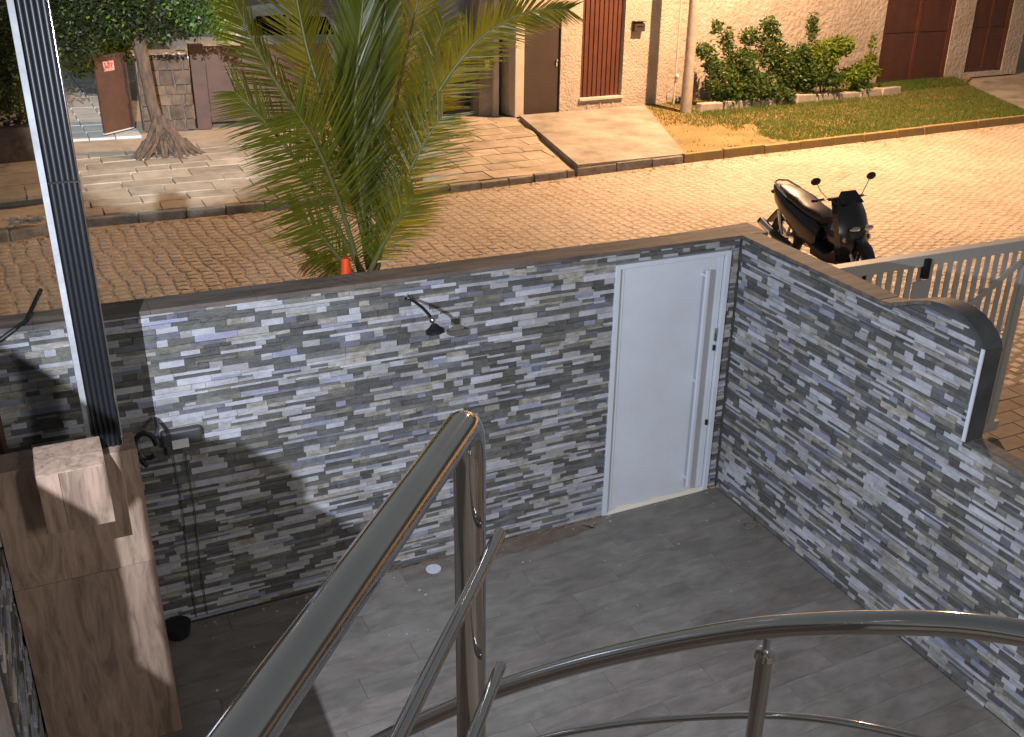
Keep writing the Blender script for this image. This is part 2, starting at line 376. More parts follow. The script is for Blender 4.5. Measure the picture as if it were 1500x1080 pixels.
# ================================================================ courtyard floor
cf = struct(bpy.data.objects.new('courtyard_floor', None)); col.objects.link(cf)
mb = MB(); mb.box((-5.3,-9.2,-.08), (.05,-.0,-.012)); mb.build('mortar_bed', M_plank, cf)
row = 0; y = -.02
while y > -5.2:
    x = -5.2 - [0, .8, .4, 1.0, .2, .6][row % 6]; y1 = y-.2
    while x < 0:
        a, b = max(x, -5.2)+.0014, min(x+1.2, -.005)-.0008
        if b-a > .03:
            mb = MB(); mb.box((a, y1+.0008, -.014), (b, y-.0014, random.uniform(-.0008, .0008)))
            mb.build('floor_plank', M_plank2 if random.random() < .22 else M_plank, cf)
        x += 1.2
    y = y1; row += 1
# rust band and scraps on the floor
def blot(c, rx, ry, z, n=64, seed=1):
    r = random.Random(seed); return [(c[0]+rx*math.cos(2*math.pi*k/n)*(.9+.1*math.sin(k*.9)), c[1]+ry*math.sin(2*math.pi*k/n)*(.85+.2*math.sin(k*1.3)+r.uniform(-.04,.04)), z) for k in range(n)]
mb = MB(); mb.add(blot((-1.75,-.10), .62, .085, .0035), [tuple(range(64))]); mb.build('dirt_stain', M_dirt, cf, kind=None)
dc = MB(); c = atZ(635,834); n = 24
dc.add([(c.x+.055*math.cos(2*math.pi*k/n), c.y+.055*math.sin(2*math.pi*k/n), z) for z in (0, .006) for k in range(n)], [tuple(n+k for k in range(n))]+[(k, (k+1) % n, (k+1) % n+n, k+n) for k in range(n)])
tag(dc.build('drain_cover', M_white), 'small round white drain cover set in the floor near the handrail bend', 'drain cover')
# wire ring + black pot
wr = MB(); c = atZ(1099,771); wr.tube([(c.x+.06*math.cos(a*.33), c.y+.045*math.sin(a*.33), .01+.004*math.sin(a)) for a in range(0, 21)], .004, 6)
wr.tube([(c.x+.05, c.y+.03, .01), (c.x+.11, c.y+.10, .02), (c.x+.1, c.y+.16, .06)], .004, 6)
tag(wr.build('wire_loop', mat('old_wire', (.16,.12,.09), .6)), 'small loop of old wire lying by the right wall', 'wire')
pt = MB(); c = atZ(262,930); pt.tube([(c.x, c.y, 0), (c.x, c.y, .09)], [.07, .085], 18)
tag(pt.build('plastic_bowl', M_blackpl, smooth=True), 'black plastic bowl on the floor between pillar and wall', 'bowl')

# ================================================================ stacked-stone cladding
def clad(parent, O, U, N, u0, u1, z0, z1, ok=None, nparts=300, seed=3, keepfn=None):
    r = random.Random(seed); O = Vector(O); U = Vector(U); N = Vector(N); strips = []
    z = z0; LIGHT = [0, 1, 7, 0, 1]; DARK = [2, 3, 5, 6, 8, 2, 3]
    while z < z1-.012:
        thin = r.random() < .38; h = min(r.choice((.015, .019, .023)) if thin else r.choice((.030, .036, .042)), z1-z)
        u = u0 - r.uniform(0, .3); last = -1
        while u < u1:
            L = (r.choice((.12, .18, .26, .38)) if thin else r.choice((.07, .10, .14, .18, .24)))*r.uniform(.85, 1.15)
            a, b = max(u, u0), min(u+L, u1)
            pl_ = .56 if thin else .40
            k = r.choice(LIGHT) if r.random() < pl_ else (4 if r.random() < .07 else r.choice(DARK))
            if k == last: k = r.choices(range(9), SPW)[0]
            last = k
            if b-a > .012:
                if h > .034 and r.random() < .22:      # split into two thin courses
                    hh = h*r.uniform(.35, .6); strips.append((a, b, z, z+hh, k)); strips.append((a, b, z+hh, z+h, r.choices(range(9), SPW)[0]))
                else: strips.append((a, b, z, z+h, k))
            u += L
        z += h
    out = []
    for (a, b, c, d, k) in strips:
        if ok:
            res = ok(a, b, c, d)
            if res is None: continue
            a, b, c, d = res
            if b-a < .012 or d-c < .006: continue
        out.append((a, b, c, d, k))
    key = keepfn or (lambda s_: (s_[1]-s_[0])*(s_[3]-s_[2]))
    out.sort(key=key, reverse=True)
    rest = MB()
    def geo(mb, s_, m):
        a, b, c, d, k = s_; t = r.uniform(.003, .015) + (.003 if k in (0, 1, 7) else 0); g_ = .0009
        tl = r.uniform(-.0025, .0025)
        p = lambda u, z, n: O + U*u + Vector((0,0,z)) + N*n
        vs = [p(a+g_,c+g_,0), p(b-g_,c+g_,0), p(b-g_,d-g_,0), p(a+g_,d-g_,0), p(a+g_,c+g_,t), p(b-g_,c+g_,t+tl), p(b-g_,d-g_,t-.001), p(a+g_,d-g_,t-.001)]
        f = [(4,5,6,7),(0,1,5,4),(1,2,6,5),(2,3,7,6),(3,0,4,7)]
        if U.cross(Vector((0,0,1))).dot(N) < 0: f = [tuple(reversed(x_)) for x_ in f]
        mb.add(vs, f, m)
    for i, s_ in enumerate(out):
        if i < nparts: mb = MB(); geo(mb, s_, 0); mb.build('stone_strip', STONE[s_[4]], parent)
        else: geo(rest, s_, s_[4])
    if rest.v: rest.build('stone_strips_small', STONE, parent, kind='stuff')

HW = 2.19
# --- back wall
bw = wthing('courtyard_wall', (-2.5, .1, 0), 'grey stacked stone courtyard wall with the white door, brown cap on top', 'wall')
mb = MB(); mb.box((-5.4, .013, 0), (-1.10, .19, HW-.012)); mb.box((-.085, .013, 0), (.203, .19, HW-.012)); mb.box((-1.10, .013, 2.115), (-.085, .19, HW-.012))
mb.build('wall_core', M_grout, bw)
def okb(a, b, c, d):
    if c < 2.11 and d > 2.11: c2 = c
    if d > 2.12 and c > 2.09: return (a, b, c, d)
    if c < 2.12:
        if a < -1.10 < b: return (a, -1.10, c, d)
        if a < -.085 < b and a < -1.1: return (a, -1.1, c, d)
        if -1.10 <= a < -.085: 
            if b <= -.085: return None
            return (-.085, b, c, d)
    return (a, b, c, d)
def capkey(s_): 
    return (s_[1]-s_[0])*(s_[3]-s_[2]) * (1 if s_[1] > -4.2 else .6)
clad(bw, (0, .013, 0), (1,0,0), (0,-1,0), -5.3, -.012, .0, HW-.012, okb, 300, 3)
# cap: widens to the right, tile by tile
x = -5.4
while x < .22:
    b = min(x+.6, .235); o_ = lambda t: (.09 if t < -1.6 else .09+.17*(t+1.6)/1.8)
    mb = MB(); mb.prism([(x+.001,-.012,HW-.010), (b-.001,-.012,HW-.010), (b-.001,max(.2,o_(b)),HW-.010), (x+.001,max(.2,o_(x)),HW-.010)], (0,0,.028)); mb.build('cap_tile', M_cap, bw)
    x = b
# --- right wall
rw = wthing('side_wall', (.1, -2.5, 0), 'grey stacked stone side wall stepping down past a rounded charcoal end', 'wall')
TOP = [(0, HW), (1.50, HW), (1.60, 2.205), (1.70, 2.245), (1.81, 2.295), (1.92, 2.33), (2.02, 2.343), (2.11, 2.340), (2.19, 2.320), (2.25, 2.290), (2.30, 2.255), (2.335, 2.215), (2.35, 2.17)]
def top(u):
    if u >= 2.35: return 1.59
    for (a, b), (c, d) in zip(TOP, TOP[1:]):
        if u <= c: return b+(d-b)*(u-a)/(c-a)
poly = [(-.0125, 0)] + [(-.0125, HW-.012)] + [(u, z-.014) for u, z in TOP[1:]] + [(2.35, 1.578), (4.6, 1.578), (4.6, 0)]
mb = MB(); mb.prism([(.013, -u, z) for u, z in poly], (.125, 0, 0)); mb.build('wall_core', M_grout, rw)
def okr(a, b, c, d):
    if a < 2.35 < b and d > 1.578: b = 2.35
    t = min(top(a), top((a+b)/2), top(b-.001)) - .014
    if c >= t-.006: return None
    return (a, b, c, min(d, t))
clad(rw, (.013, 0, 0), (0,-1,0), (-1,0,0), .012, 4.5, 0, 2.34, okr, 300, 9)
# caps
x = 0
for k in range(3):
    a, b = k*.5, (k+1)*.5
    mb = MB(); mb.prism([(-.012,-a-.002 - (.013 if k == 0 else 0),HW-.010), (-.012,-b+.002,HW-.010), (.165,-b+.002,HW-.010), (.165,-a-.002+(.30 if k == 0 else 0)*0,HW-.010)], (0,0,.028)); mb.build('cap_tile', M_cap, rw)
pts = [(1.5, HW-.010)] + [(u, z-.010) for u, z in TOP[2:]]
def cap_run(i0, i1, m, w):
    P = pts[i0:i1+1]; O_ = []
    for i, (u, z) in enumerate(P):
        k = i0+i; a_ = pts[max(k-1, 0)]; c_ = pts[min(k+1, len(pts)-1)]; d = Vector((c_[0]-a_[0], c_[1]-a_[1])).normalized(); O_.append((u-d.y*.024, z+d.x*.024))
    n = len(P); vs = []
    for x in (-.008, w): vs += [(x, -u, z) for u, z in P] + [(x, -u, z) for u, z in O_]
    F = [(i+n, i+n+1, i+3*n+1, i+3*n) for i in range(n-1)] + [(i, i+1, i+n+1, i+n) for i in range(n-1)] + [(i+2*n, i+3*n, i+3*n+1, i+2*n+1) for i in range(n-1)] + [(0, n, 3*n, 2*n), (n-1, 3*n-1, 4*n-1, 2*n-1)]
    mb = MB(); mb.add(vs, F); mb.build('curved_cap_tile', m, rw, smooth=True)
cap_run(0, 4, M_cap, .150); cap_run(4, 8, M_char, .150); cap_run(8, 11, M_char, .150)
mb = MB(); mb.box((-.004, -2.372, 1.59), (.142, -2.351, 2.19)); mb.build('end_tile', M_char, rw, label='charcoal tile on the cut end of the wall')
mb = MB(); mb.box((-.014, -2.376, 1.60), (-.0045, -2.352, 2.20)); mb.build('edge_trim', M_white, rw, label='thin white corner trim')
mb = MB(); mb.box((-.006, -4.6, 1.580), (.05, -2.374, 1.592)); mb.build('low_cap_tile', STONE[2], rw)
mb = MB(); mb.box((.0505, -4.6, 1.580), (.142, -2.374, 1.596)); mb.build('low_cap_tile', M_cap, rw)

# --- door
dr = thing('white_door', (-1.09, -.0, 0), 'white metal pedestrian door with long vertical pull bar', 'door')
W_ = 1.0
mb = MB()
mb.box((-.012,-.014,0), (.028,.10,2.10)); mb.box((W_-.045,-.014,0), (W_-.002,.10,2.10)); mb.box((.0285,-.014,2.065), (W_-.0455,.10,2.10))
mb.build('frame', M_white, dr, bevel=.003)
mb = MB(); mb.box((.034,.016,.028), (W_-.05,.056,2.06)); mb.build('door_leaf', M_white, dr, bevel=.004)
for a, b in (((.034,.011,.03), (.075,.0158,2.058)), ((W_-.095,.011,.03), (W_-.052,.0158,2.058))):
    mb = MB(); mb.box(a, b); mb.build('door_stile', M_white, dr, bevel=.002)
hd = MB(); hd.box((.755,-.055,.10), (.790,-.030,1.98)); h = hd.build('pull_bar', M_white, dr, bevel=.006)
for z in (.16, 1.04, 1.92): mb = MB(); mb.box((.762,-.0295,z), (.783,.0155,z+.02)); mb.build('bar_mount', M_white, h)
for z in (1.28, .62): mb = MB(); mb.box((.922,-.004,z), (.938,.0105,z+.045)); mb.build('keyhole', M_blackpl, dr)
mb = MB(); mb.box((.918,-.006,1.36), (.940,.0105,1.47)); mb.build('lock_plate', M_chrome, dr)
mb = MB(); mb.box((.029,-.016,0), (W_-.046,.12,.014)); mb.build('door_gap_light', mat('gap_light_pale', (.80,.76,.66), .4), dr)  # light coming under the door, put into this strip's pale colour

# --- shower
A = atY(598,437,-.012); Hh = atY(633,470,-.34)
sh = wthing('outdoor_shower', A, 'chrome and black shower head on an arm below the wall cap', 'shower')
mb = MB(); mb.tube([A+Vector((0,.012,0)), A+Vector((0,-.004,0))], .026, 18); mb.build('wall_flange', M_chrome, sh, smooth=True)
mb = MB(); B_ = A.lerp(Hh, .9)+Vector((0,0,.02)); mb.tube([A, A.lerp(B_, .3)+Vector((0,0,.012)), A.lerp(B_, .7)+Vector((0,0,.014)), B_, Hh+Vector((0,0,-.01))], .010, 12); mb.build('arm', M_cable, sh, smooth=True)
mb = MB(); mb.ball(Hh+Vector((0,0,.005)), .021, 12); mb.build('ball_joint', M_chrome, sh, smooth=True)
mb = MB(); c = Hh+Vector((.012,-.01,-.055)); ax = Vector((.10,-.12,-.98)).normalized()
mb.tube([c-ax*.035, c-ax*.012, c+ax*.004, c+ax*.022], [.016, .036, .060, .060], 24); mb.build('shower_head', M_cable, sh, smooth=True)
mb = MB(); mb.tube([c+ax*.0225, c+ax*.025], .054, 24); mb.build('spray_plate', M_chrome, sh, smooth=True)

# --- security camera / socket on wall with cables
c = atY(262,640,0); fx = wthing('wall_camera', c, 'grey outdoor camera box on the wall beside the pillar', 'camera')
M_fix = mat('dark_grey_plastic', (.05,.05,.055), .5)
mb = MB(); mb.box((c.x-.105,-.07,c.z-.03), (c.x+.13,-.012,c.z+.075)); mb.build('housing', M_fix, fx, bevel=.015)
mb = MB(); mb.box((c.x-.05,-.078,c.z-.04), (c.x+.045,-.0705,c.z+.02)); mb.build('front_plate', M_chrome, fx)
mb = MB(); mb.box((c.x-.085,-.055,c.z-.09), (c.x+.01,-.012,c.z-.031)); mb.build('junction_box', M_fix, fx, bevel=.006)
for dx in (-.05, .02): mb = MB(); mb.tube([(c.x+dx,-.03,c.z-.092), (c.x+dx+.01,-.026,c.z-.5), (c.x+dx-.005,-.026,c.z-.95), (c.x+dx, -.024, .04)], .003, 6); mb.build('cable', M_fix, fx)
c2 = atY(214,655,-.5); sc = MB()
sc.tube([c2+Vector(((.055+.0*a)*math.cos(a*.5), .03*math.sin(a*.3), .075*math.sin(a*.5))) for a in range(0, 12)], .016, 8)
sc.tube([c2+Vector((.05,0,.05)), c2+Vector((.09,.2,.0)), c2+Vector((.1,.42,-.04))], .012, 8)
sc.tube([c2+Vector((-.05,0,-.04)), c2+Vector((-.01,0,-.12))], .014, 8)
tag(sc.build('wrought_bracket', M_blackpl, smooth=True), 'black curled metal bracket beside the pillar top', 'bracket')
cb = MB(); p0 = atY(0,498,-.05); p1 = atY(22,482,-.02); p2 = atY(38,470,.02)
cb.tube([p0+Vector((-.3,-.1,-.05)), p0, p1, p2, p2+Vector((.1,.2,.1))], .012, 8)
tag(cb.build('sagging_cable', M_cable), 'short black cable crossing the wall top left of the post', 'cable')

# --- left wall, pillar, box, post
lw = wthing('left_wall', (-5.2, -2.5, 0), 'dark stacked stone wall running back along the left edge', 'wall')
mb = MB(); mb.box((-5.36,-2.05,0), (-5.118,.02,2.62)); mb.build('wall_core', M_grout, lw)
clad(lw, (-5.118,0,0), (0,-1,0), (1,0,0), 0.03, 2.05, .0, 2.6, None, 60, 21)
mb = MB(); mb.box((-5.36,-6.6,0), (-5.13,-2.052,2.62)); mb.build('plastered_end', M_plaster, lw)
mb = MB(); mb.tube([(-5.06,-.05,0), (-5.06,-.05,2.3)], .018, 10); tag(mb.build('drain_pipe', mat('rusty_pipe', (.10,.045,.03), .7), smooth=True), 'thin rusty brown pipe in the left wall corner', 'pipe')

pl = wthing('pillar', (-4.77, -.95, 0), 'brown wood-look tiled pillar with the conduit post standing on it', 'pillar')
PXL, PXR, PYF, PZ = -5.098, -4.435, -1.0, 1.85
mb = MB(); mb.box((PXL+.006,PYF+.008,0), (PXR-.008,-.80,PZ-.008)); mb.build('pillar_core', M_grout, pl)
for (z0, z1) in ((0, 1.178), (1.181, PZ)):
    mb = MB(); mb.box((PXL, PYF, z0), (PXR, PYF+.0075, z1)); mb.build('face_tile', M_wood, pl, bevel=.0015)
mb = MB(); mb.box((PXR-.0075,PYF+.008,0), (PXR,-.80,PZ)); mb.build('side_tile', M_wood, pl)
mb = MB(); mb.box((PXL,PYF+.008,PZ-.0075), (PXR-.0078,-.80,PZ)); mb.build('top_tile', M_wood, pl)
bx = wthing('tiled_box', (-4.74, -1.15, 1.63), 'brown tiled box mounted on the front of the left pillar', 'box')
mb = MB(); mb.box((-4.880,-1.29,1.645), (-4.602,-1.0015,1.945)); mb.build('box_core', M_grout, bx)
mb = MB(); mb.box((-4.886,-1.30,1.640), (-4.797,-1.2905,1.9495)); mb.build('front_tile', M_wood, bx)
mb = MB(); mb.box((-4.795,-1.30,1.640), (-4.596,-1.2905,1.9495)); mb.build('front_tile', M_wood, bx)
mb = MB(); mb.box((-4.886,-1.30,1.950), (-4.596,-1.0015,1.958)); mb.build('top_tile', M_wood, bx)
for x0, x1 in ((-4.8885,-4.8805), (-4.6015,-4.5935)): mb = MB(); mb.box((x0,-1.29,1.640), (x1,-1.0015,1.9495)); mb.build('side_tile', M_wood, bx)

ps = wthing('conduit_post', (-4.57, -.92, PZ), 'tall white plastered post carrying a bundle of black ribbed conduits', 'post')
PT = 4.6
mb = MB(); mb.box((-4.648,-.885,PZ+.001), (-4.53,-.80,PT)); mb.build('post_body', M_plaster, ps)
mb = MB(); mb.box((-4.648,-.93,PZ+.25), (-4.622,-.8852,PT)); mb.build('plaster_edge', M_plaster, ps)
for i in range(5):
    x = -4.605+i*.0235
    mb = MB(); mb.tube([(x, -.915-.004*(i % 2), PZ+.001), (x, -.915, PZ+.6), (x+.002, -.912, PZ+1.4), (x, -.915, PT)], .0125, 12); mb.build('conduit', M_cable, ps, smooth=True)
mb = MB(); mb.tube([(-4.492,-.905,PZ+.001), (-4.492,-.905,PT)], .006, 10); mb.build('edge_rod', M_chrome, ps, smooth=True)
for z in (3.20, 2.38):
    if z > 3:
        mb = MB(); mb.tube([(-4.62,-.930,z), (-4.56,-.934,z+.003), (-4.49,-.928,z)], .005, 6); mb.build('clamp', M_chrome, ps, smooth=True)
# --- gate on the right
gt = wthing('slatted_gate', (1.6, -.3, 0), 'grey white slatted driveway gate behind the side wall', 'gate')
GY = -.30
mb = MB(); mb.box((.24,GY-.03,1.86), (3.02,GY+.03,1.935)); mb.build('top_rail', M_gatewh, gt, bevel=.004)
mb = MB(); mb.box((.24,GY-.045,1.936), (3.02,GY+.045,1.962)); mb.build('rail_cap', M_gatewh, gt)
mb = MB(); mb.box((.24,GY-.03,.06), (3.02,GY+.03,.16)); mb.build('bottom_rail', M_gatewh, gt)
x = .26
while x < 2.84:
    mb = MB(); mb.box((x,GY-.005,.1605), (x+.060,GY+.005,1.8595)); mb.build('slat', M_gatewh, gt); x += .112
mb = MB(); mb.box((2.88,GY-.03,.1605), (2.955,GY+.03,1.8595)); mb.build('end_stile', M_gatewh, gt)
mb = MB(); mb.obox((1.35,GY-.034,.9), (1.45,0,.88), (0,.018,0), (.035,0,-.05)); mb.build('brace', M_gatewh, gt)
p = atY(1360,385,GY-.05); mb = MB(); mb.box((p.x-.03,GY-.06,p.z-.14), (p.x+.03,GY-.015,p.z+.03)); mb.build('lock', M_blackpl, gt, bevel=.006)
mb = MB(); mb.box((p.x-.10,GY-.022,p.z-.36), (p.x+.07,GY-.0145,p.z-.16)); mb.build('lock_plate', M_gatewh, gt)
gp = MB(); gp.box((3.03,-.42,0), (3.10,-.18,.5))
# driveway behind
dw = struct(bpy.data.objects.new('driveway', None)); col.objects.link(dw)
mb = MB(); mb.box((.25,-5,-.06), (8.0,1.9,-.008)); mb.build('paver_bed', M_grout, dw)
y = -4.4; r = 0
while y < 1.75:
    x = .6 - (.2 if r % 2 else 0)
    while x < 7.2:
        if x > .4:
            mb = MB(); mb.box((x+.006,y+.006,-.02), (x+.394,y+.194,random.uniform(-.002,.002))); 
            if (x > 1.4 and y > -2.4): mb.build('driveway_paver', M_paver, dw)
        x += .4
    y += .2; r += 1

# ================================================================ rails
st = M_steel
hr = wthing('stair_handrail', atD(680,900,1.75), 'polished steel handrail bending down to its end post in the foreground', 'handrail')
Dv = ray(1120, 0).normalized()
Atop = atD(672,640,1.62)
B0 = Atop - Dv*1.15
E = Vector(Atop)
post = atD(688,720,1.64)
def bez(p0, p1, p2, n=10): return [p0*(1-t)**2+p1*2*t*(1-t)+p2*t*t for t in [i/n for i in range(n+1)]]
corner = atD(684,610,1.585); corner.x = post.x; corner.y = post.y
L_ = (corner - B0)
B0 = corner - Dv*1.2
pts = [B0, corner-Dv*.6] + bez(corner-Dv*.055, corner+Vector((0,0,.0)), corner+Vector((0,0,-.075)), 10)
pts.append(Vector((post.x, post.y, 2.86)))
mb = MB(); mb.tube(pts[:2]+pts[2:], .0258, 32); mb.build('handrail_tube', st, hr, smooth=True)
for (px_, py_, px2, py2) in ((734,780,.0,.0), (734,976,.0,.0)):
    pass
side_off = Vector((.030,-.022,0))
for (x_, y_) in ((732,781), (733,976)):
    depth = (post-CAM).dot(FWD) + (0.045 if y_ < 900 else .16) - .03
    tip = atD(x_, y_, depth)
    mb = MB(); mb.tube([tip, tip-Dv*1.2], .0105, 20); mb.build('side_rail', st, hr, smooth=True)
cr = wthing('curved_railing', (-3.487, -4.725, 2.6), 'curved polished steel railing sweeping across the lower right', 'railing')
cp = [(480,1128,2.98), (560,1085,2.9), (650,1042,2.8), (740,1006,2.68), (850,972,2.55), (975,943,2.4), (1100,922,2.24), (1200,914,2.12), (1300,912,2.02), (1400,915,1.95), (1500,928,1.88), (1600,950,1.82)]
P3 = [atD(*c) for c in cp]
def smoothpts(P, n=5):
    out = []
    for i in range(len(P)-1):
        p0, p1, p2, p3 = P[max(i-1,0)], P[i], P[i+1], P[min(i+2, len(P)-1)]
        for k in range(n):
            t = k/n; out.append(.5*((2*p1)+(p2-p0)*t+(2*p0-5*p1+4*p2-p3)*t*t+(-p0+3*p1-3*p2+p3)*t**3))
    return out+[P[-1]]
mb = MB(); mb.tube(smoothpts(P3), .0250, 28); mb.build('top_tube', st, cr, smooth=True)
cp2 = [(700,1110,2.75), (800,1080,2.65), (900,1062,2.55), (1000,1052,2.45), (1120,1048,2.33), (1220,1056,2.24), (1330,1078,2.16), (1420,1104,2.1)]
mb = MB(); mb.tube(smoothpts([atD(*c) for c in cp2]), .0085, 16); mb.build('lower_tube', st, cr, smooth=True)
bt = atD(1125,930,2.215); bb = Vector((bt.x, bt.y, bt.z-.9))
mb = MB(); mb.tube([bt+Vector((0,0,0)), bt-Vector((0,0,.06))], .0085, 14); mb.build('stem', M_chrome, cr, smooth=True)
mb = MB(); c0 = bt-Vector((0,0,.042)); mb.tube([c0, c0-Vector((0,0,.004)), c0-Vector((0,0,.018)), c0-Vector((0,0,.024))], [.012, .0225, .0245, .019], 22); mb.build('collar', M_chrome, cr, smooth=True)
mb = MB(); mb.tube([c0-Vector((0,0,.024)), bb], .0190, 24); mb.build('baluster', st, cr, smooth=True)
# house behind the photographer
hb = thing('white_house', (0,-9.2,0), 'white plastered house wall behind the stairs', 'house')
mb = MB(); mb.box((-4.9,-.3,0), (4.5,0,5.9)); mb.build('wall', M_white, hb)
mb = MB(); mb.box((-2.2,.001,.0), (-1.2,.04,2.1)); mb.build('door', M_gatewh, hb)
pl_ = thing('added_fill_light', FILLP, 'long white unseen fill light added high on the house wall behind the stairs', 'fill light')  # unseen fill lamp, added to lift the shadows and streak the rails
mb = MB(); mb.box((-.75,-.60,-.06), (.75,-.10,.10)); mb.build('housing', M_white, pl_)
la = bpy.data.lights.new('added_fill_lamp', 'AREA'); la.shape = 'RECTANGLE'; la.size = 1.4; la.size_y = .22; la.energy = FILL_POWER; la.color = (1.0, .96, .90)
ao = bpy.data.objects.new('added_fill_lamp', la); col.objects.link(ao); ao.parent = pl_; ao.rotation_euler = (Vector((-1.6,-.5,0))-FILLP).to_track_quat('-Z', 'X').to_euler()
ao.location = (0, .02, 0)
# landing under the photographer
ld = MB(); ld.box((-5.12,-7.6,2.7), (-3.95,-5.0,2.86)); ob = ld.build('stair_landing', M_conc); struct(ob)

# ================================================================ unseen lamps, assumed
sl = MB()
fl = thing('assumed_led_floodlight', LEDP, 'small white LED floodlight assumed high on the left wall', 'floodlight')  # unseen lamp, assumed from the shadows on the back wall
mb = MB(); mb.box((-.10,-.10,-.03), (.08,-.02,.10)); mb.build('housing', M_white, fl)
ll = bpy.data.lights.new('assumed_led_lamp', 'SPOT'); ll.energy = LED_POWER; ll.color = LED_COL; ll.shadow_soft_size = .002; ll.spot_size = R_(150); ll.spot_blend = .9
lo = bpy.data.objects.new('assumed_led_lamp', ll); col.objects.link(lo); lo.parent = fl
lo.rotation_euler = (LED_AIM-LEDP).to_track_quat('-Z', 'Y').to_euler()
# added unseen plate by the floodlight, outlined to cast the lower left wall shadow
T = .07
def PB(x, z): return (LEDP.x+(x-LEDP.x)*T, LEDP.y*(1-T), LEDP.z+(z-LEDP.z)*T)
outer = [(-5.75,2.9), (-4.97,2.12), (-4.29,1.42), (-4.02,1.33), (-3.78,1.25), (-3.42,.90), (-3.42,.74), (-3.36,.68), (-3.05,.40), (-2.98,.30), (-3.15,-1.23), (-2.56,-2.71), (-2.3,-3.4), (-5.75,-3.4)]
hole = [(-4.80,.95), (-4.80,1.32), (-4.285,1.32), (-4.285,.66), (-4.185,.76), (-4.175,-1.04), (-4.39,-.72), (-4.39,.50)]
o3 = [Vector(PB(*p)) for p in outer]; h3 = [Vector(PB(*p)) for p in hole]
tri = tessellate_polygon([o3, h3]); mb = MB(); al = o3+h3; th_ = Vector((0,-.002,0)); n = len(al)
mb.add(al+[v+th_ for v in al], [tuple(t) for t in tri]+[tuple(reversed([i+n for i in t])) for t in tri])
bk = mb.build('shadow_plate', M_blackpl); bk.parent = fl; bk.matrix_parent_inverse = Matrix.Translation(LEDP).inverted()

f2 = thing('assumed_floodlight', FARP, 'assumed white floodlight high on the house aimed across the street', 'floodlight')  # unseen lamp, assumed from the white light on the far paving
mb = MB(); mb.box((-.14,-.16,-.10), (.14,-.03,.12)); mb.build('housing', M_white, f2)
mb = MB(); mb.tube([(0,-.16,0), (0,-.6,-.1)], .025, 8); mb.build('bracket_arm', M_white, f2)
l2 = bpy.data.lights.new('assumed_flood_lamp', 'SPOT'); l2.energy = FAR_POWER; l2.color = (.95,.97,1.0); l2.shadow_soft_size = .05; l2.spot_size = R_(12.6); l2.spot_blend = .45
o2 = bpy.data.objects.new('assumed_flood_lamp', l2); col.objects.link(o2); o2.parent = f2; o2.rotation_euler = (FAR_AIM-FARP).to_track_quat('-Z', 'Y').to_euler()
# assumed street lamp, out of view, on the pole
pole = atZ(1004,166,.13)
up = wthing('pole_with_assumed_lamp', pole, 'pale concrete utility pole on the verge carrying an assumed street lamp', 'street light')
mb = MB(); mb.tube([pole, pole+Vector((0,0,.9))], [.135, .128], 12); mb.build('pole_base', M_pole, up, smooth=True)
mb = MB(); mb.tube([pole+Vector((0,0,.9)), pole+Vector((0,0,8.6))], [.120, .09], 12); mb.build('pole', M_pole, up, smooth=True)
mb = MB(); mb.tube([pole+Vector((0,0,7.6)), Vector((SODP.x, SODP.y+.1, 8.16))], .03, 10); mb.build('arm', M_pole, up, smooth=True)
mb = MB(); mb.box((SODP.x-.15,SODP.y-.3,8.08), (SODP.x+.15,SODP.y+.4,8.22)); mb.build('assumed_lamp_head', M_white, up, bevel=.03)
mb = MB(); mb.ball((SODP.x,SODP.y,8.07), (.1,.2,.04), 12); mb.build('assumed_lamp_glass', emis('sodium_glow', SOD_COL, 30), up)
sl_ = bpy.data.lights.new('assumed_street_bulb', 'SPOT'); sl_.energy = SOD_POWER; sl_.color = SOD_COL; sl_.shadow_soft_size = .06; sl_.spot_size = R_(170); sl_.spot_blend = .5
so = bpy.data.objects.new('assumed_street_bulb', sl_); col.objects.link(so); so.parent = up; so.matrix_parent_inverse = Matrix.Translation(pole).inverted()
so.location = SODP
so.rotation_euler = Euler((0, 0, 0))
cd = wthing('meter_conduit', pole+Vector((-.35,.75,0)), 'thin pale pipe with a small meter beside the utility pole', 'pipe')
q = atY(986,160,15.0); mb = MB(); mb.tube([q-Vector((0,0,.2)), q+Vector((0,0,3.2))], .022, 8); mb.build('pipe', M_pale, cd, smooth=True)
mb = MB(); mb.ball(atY(992,112,14.95), (.05,.05,.06), 10); mb.build('meter', M_white, cd, smooth=True)

# ================================================================ facade (local frame rotated with the street)
TH = math.atan(.12)
def house(name, label, cat='house'): return thing(name, (5.17,14.75,.13), label, cat, None, TH)
h1 = house('cream_house', 'cream rendered house front with dark brown door and ribbed shutter door')
mb = MB()
mb.box((.88,0,0), (1.43,.25,3.6)); mb.box((2.60,0,0), (3.98,.25,3.6)); mb.box((1.43,0,0), (2.60,.25,.24)); mb.box((-.075,0,2.10), (.88,.25,3.6)); mb.box((1.43,0,2.75), (2.60,.25,3.6))
mb.box((-.3,.25,0), (3.98,5,3.6))
mb.build('wall', M_cream2, h1)
mb = MB(); mb.box((-.30,-.03,0), (-.076,.249,3.6)); mb.build('door_jamb', M_pale, h1, bevel=.01)
mb = MB(); mb.box((-.40,-.1,3.6), (4.05,5.1,3.72)); mb.build('roof_slab', M_conc, h1)
d = MB(); d.box((-.06,.05,.02), (.865,.10,2.09)); d1 = d.build('door', M_brown, h1, label='plain dark brown door', bevel=.004)
mb = MB(); mb.box((-.074,.03,.01), (-.061,.12,2.098)); mb.box((.866,.03,.01), (.879,.12,2.098)); mb.build('door_frame', M_redbr2, h1)
mb = MB(); mb.ball((.80,.03,1.14), .035, 10); mb.box((.785,.03,1.02), (.815,.049,1.10)); mb.build('handle', M_chrome, d1)
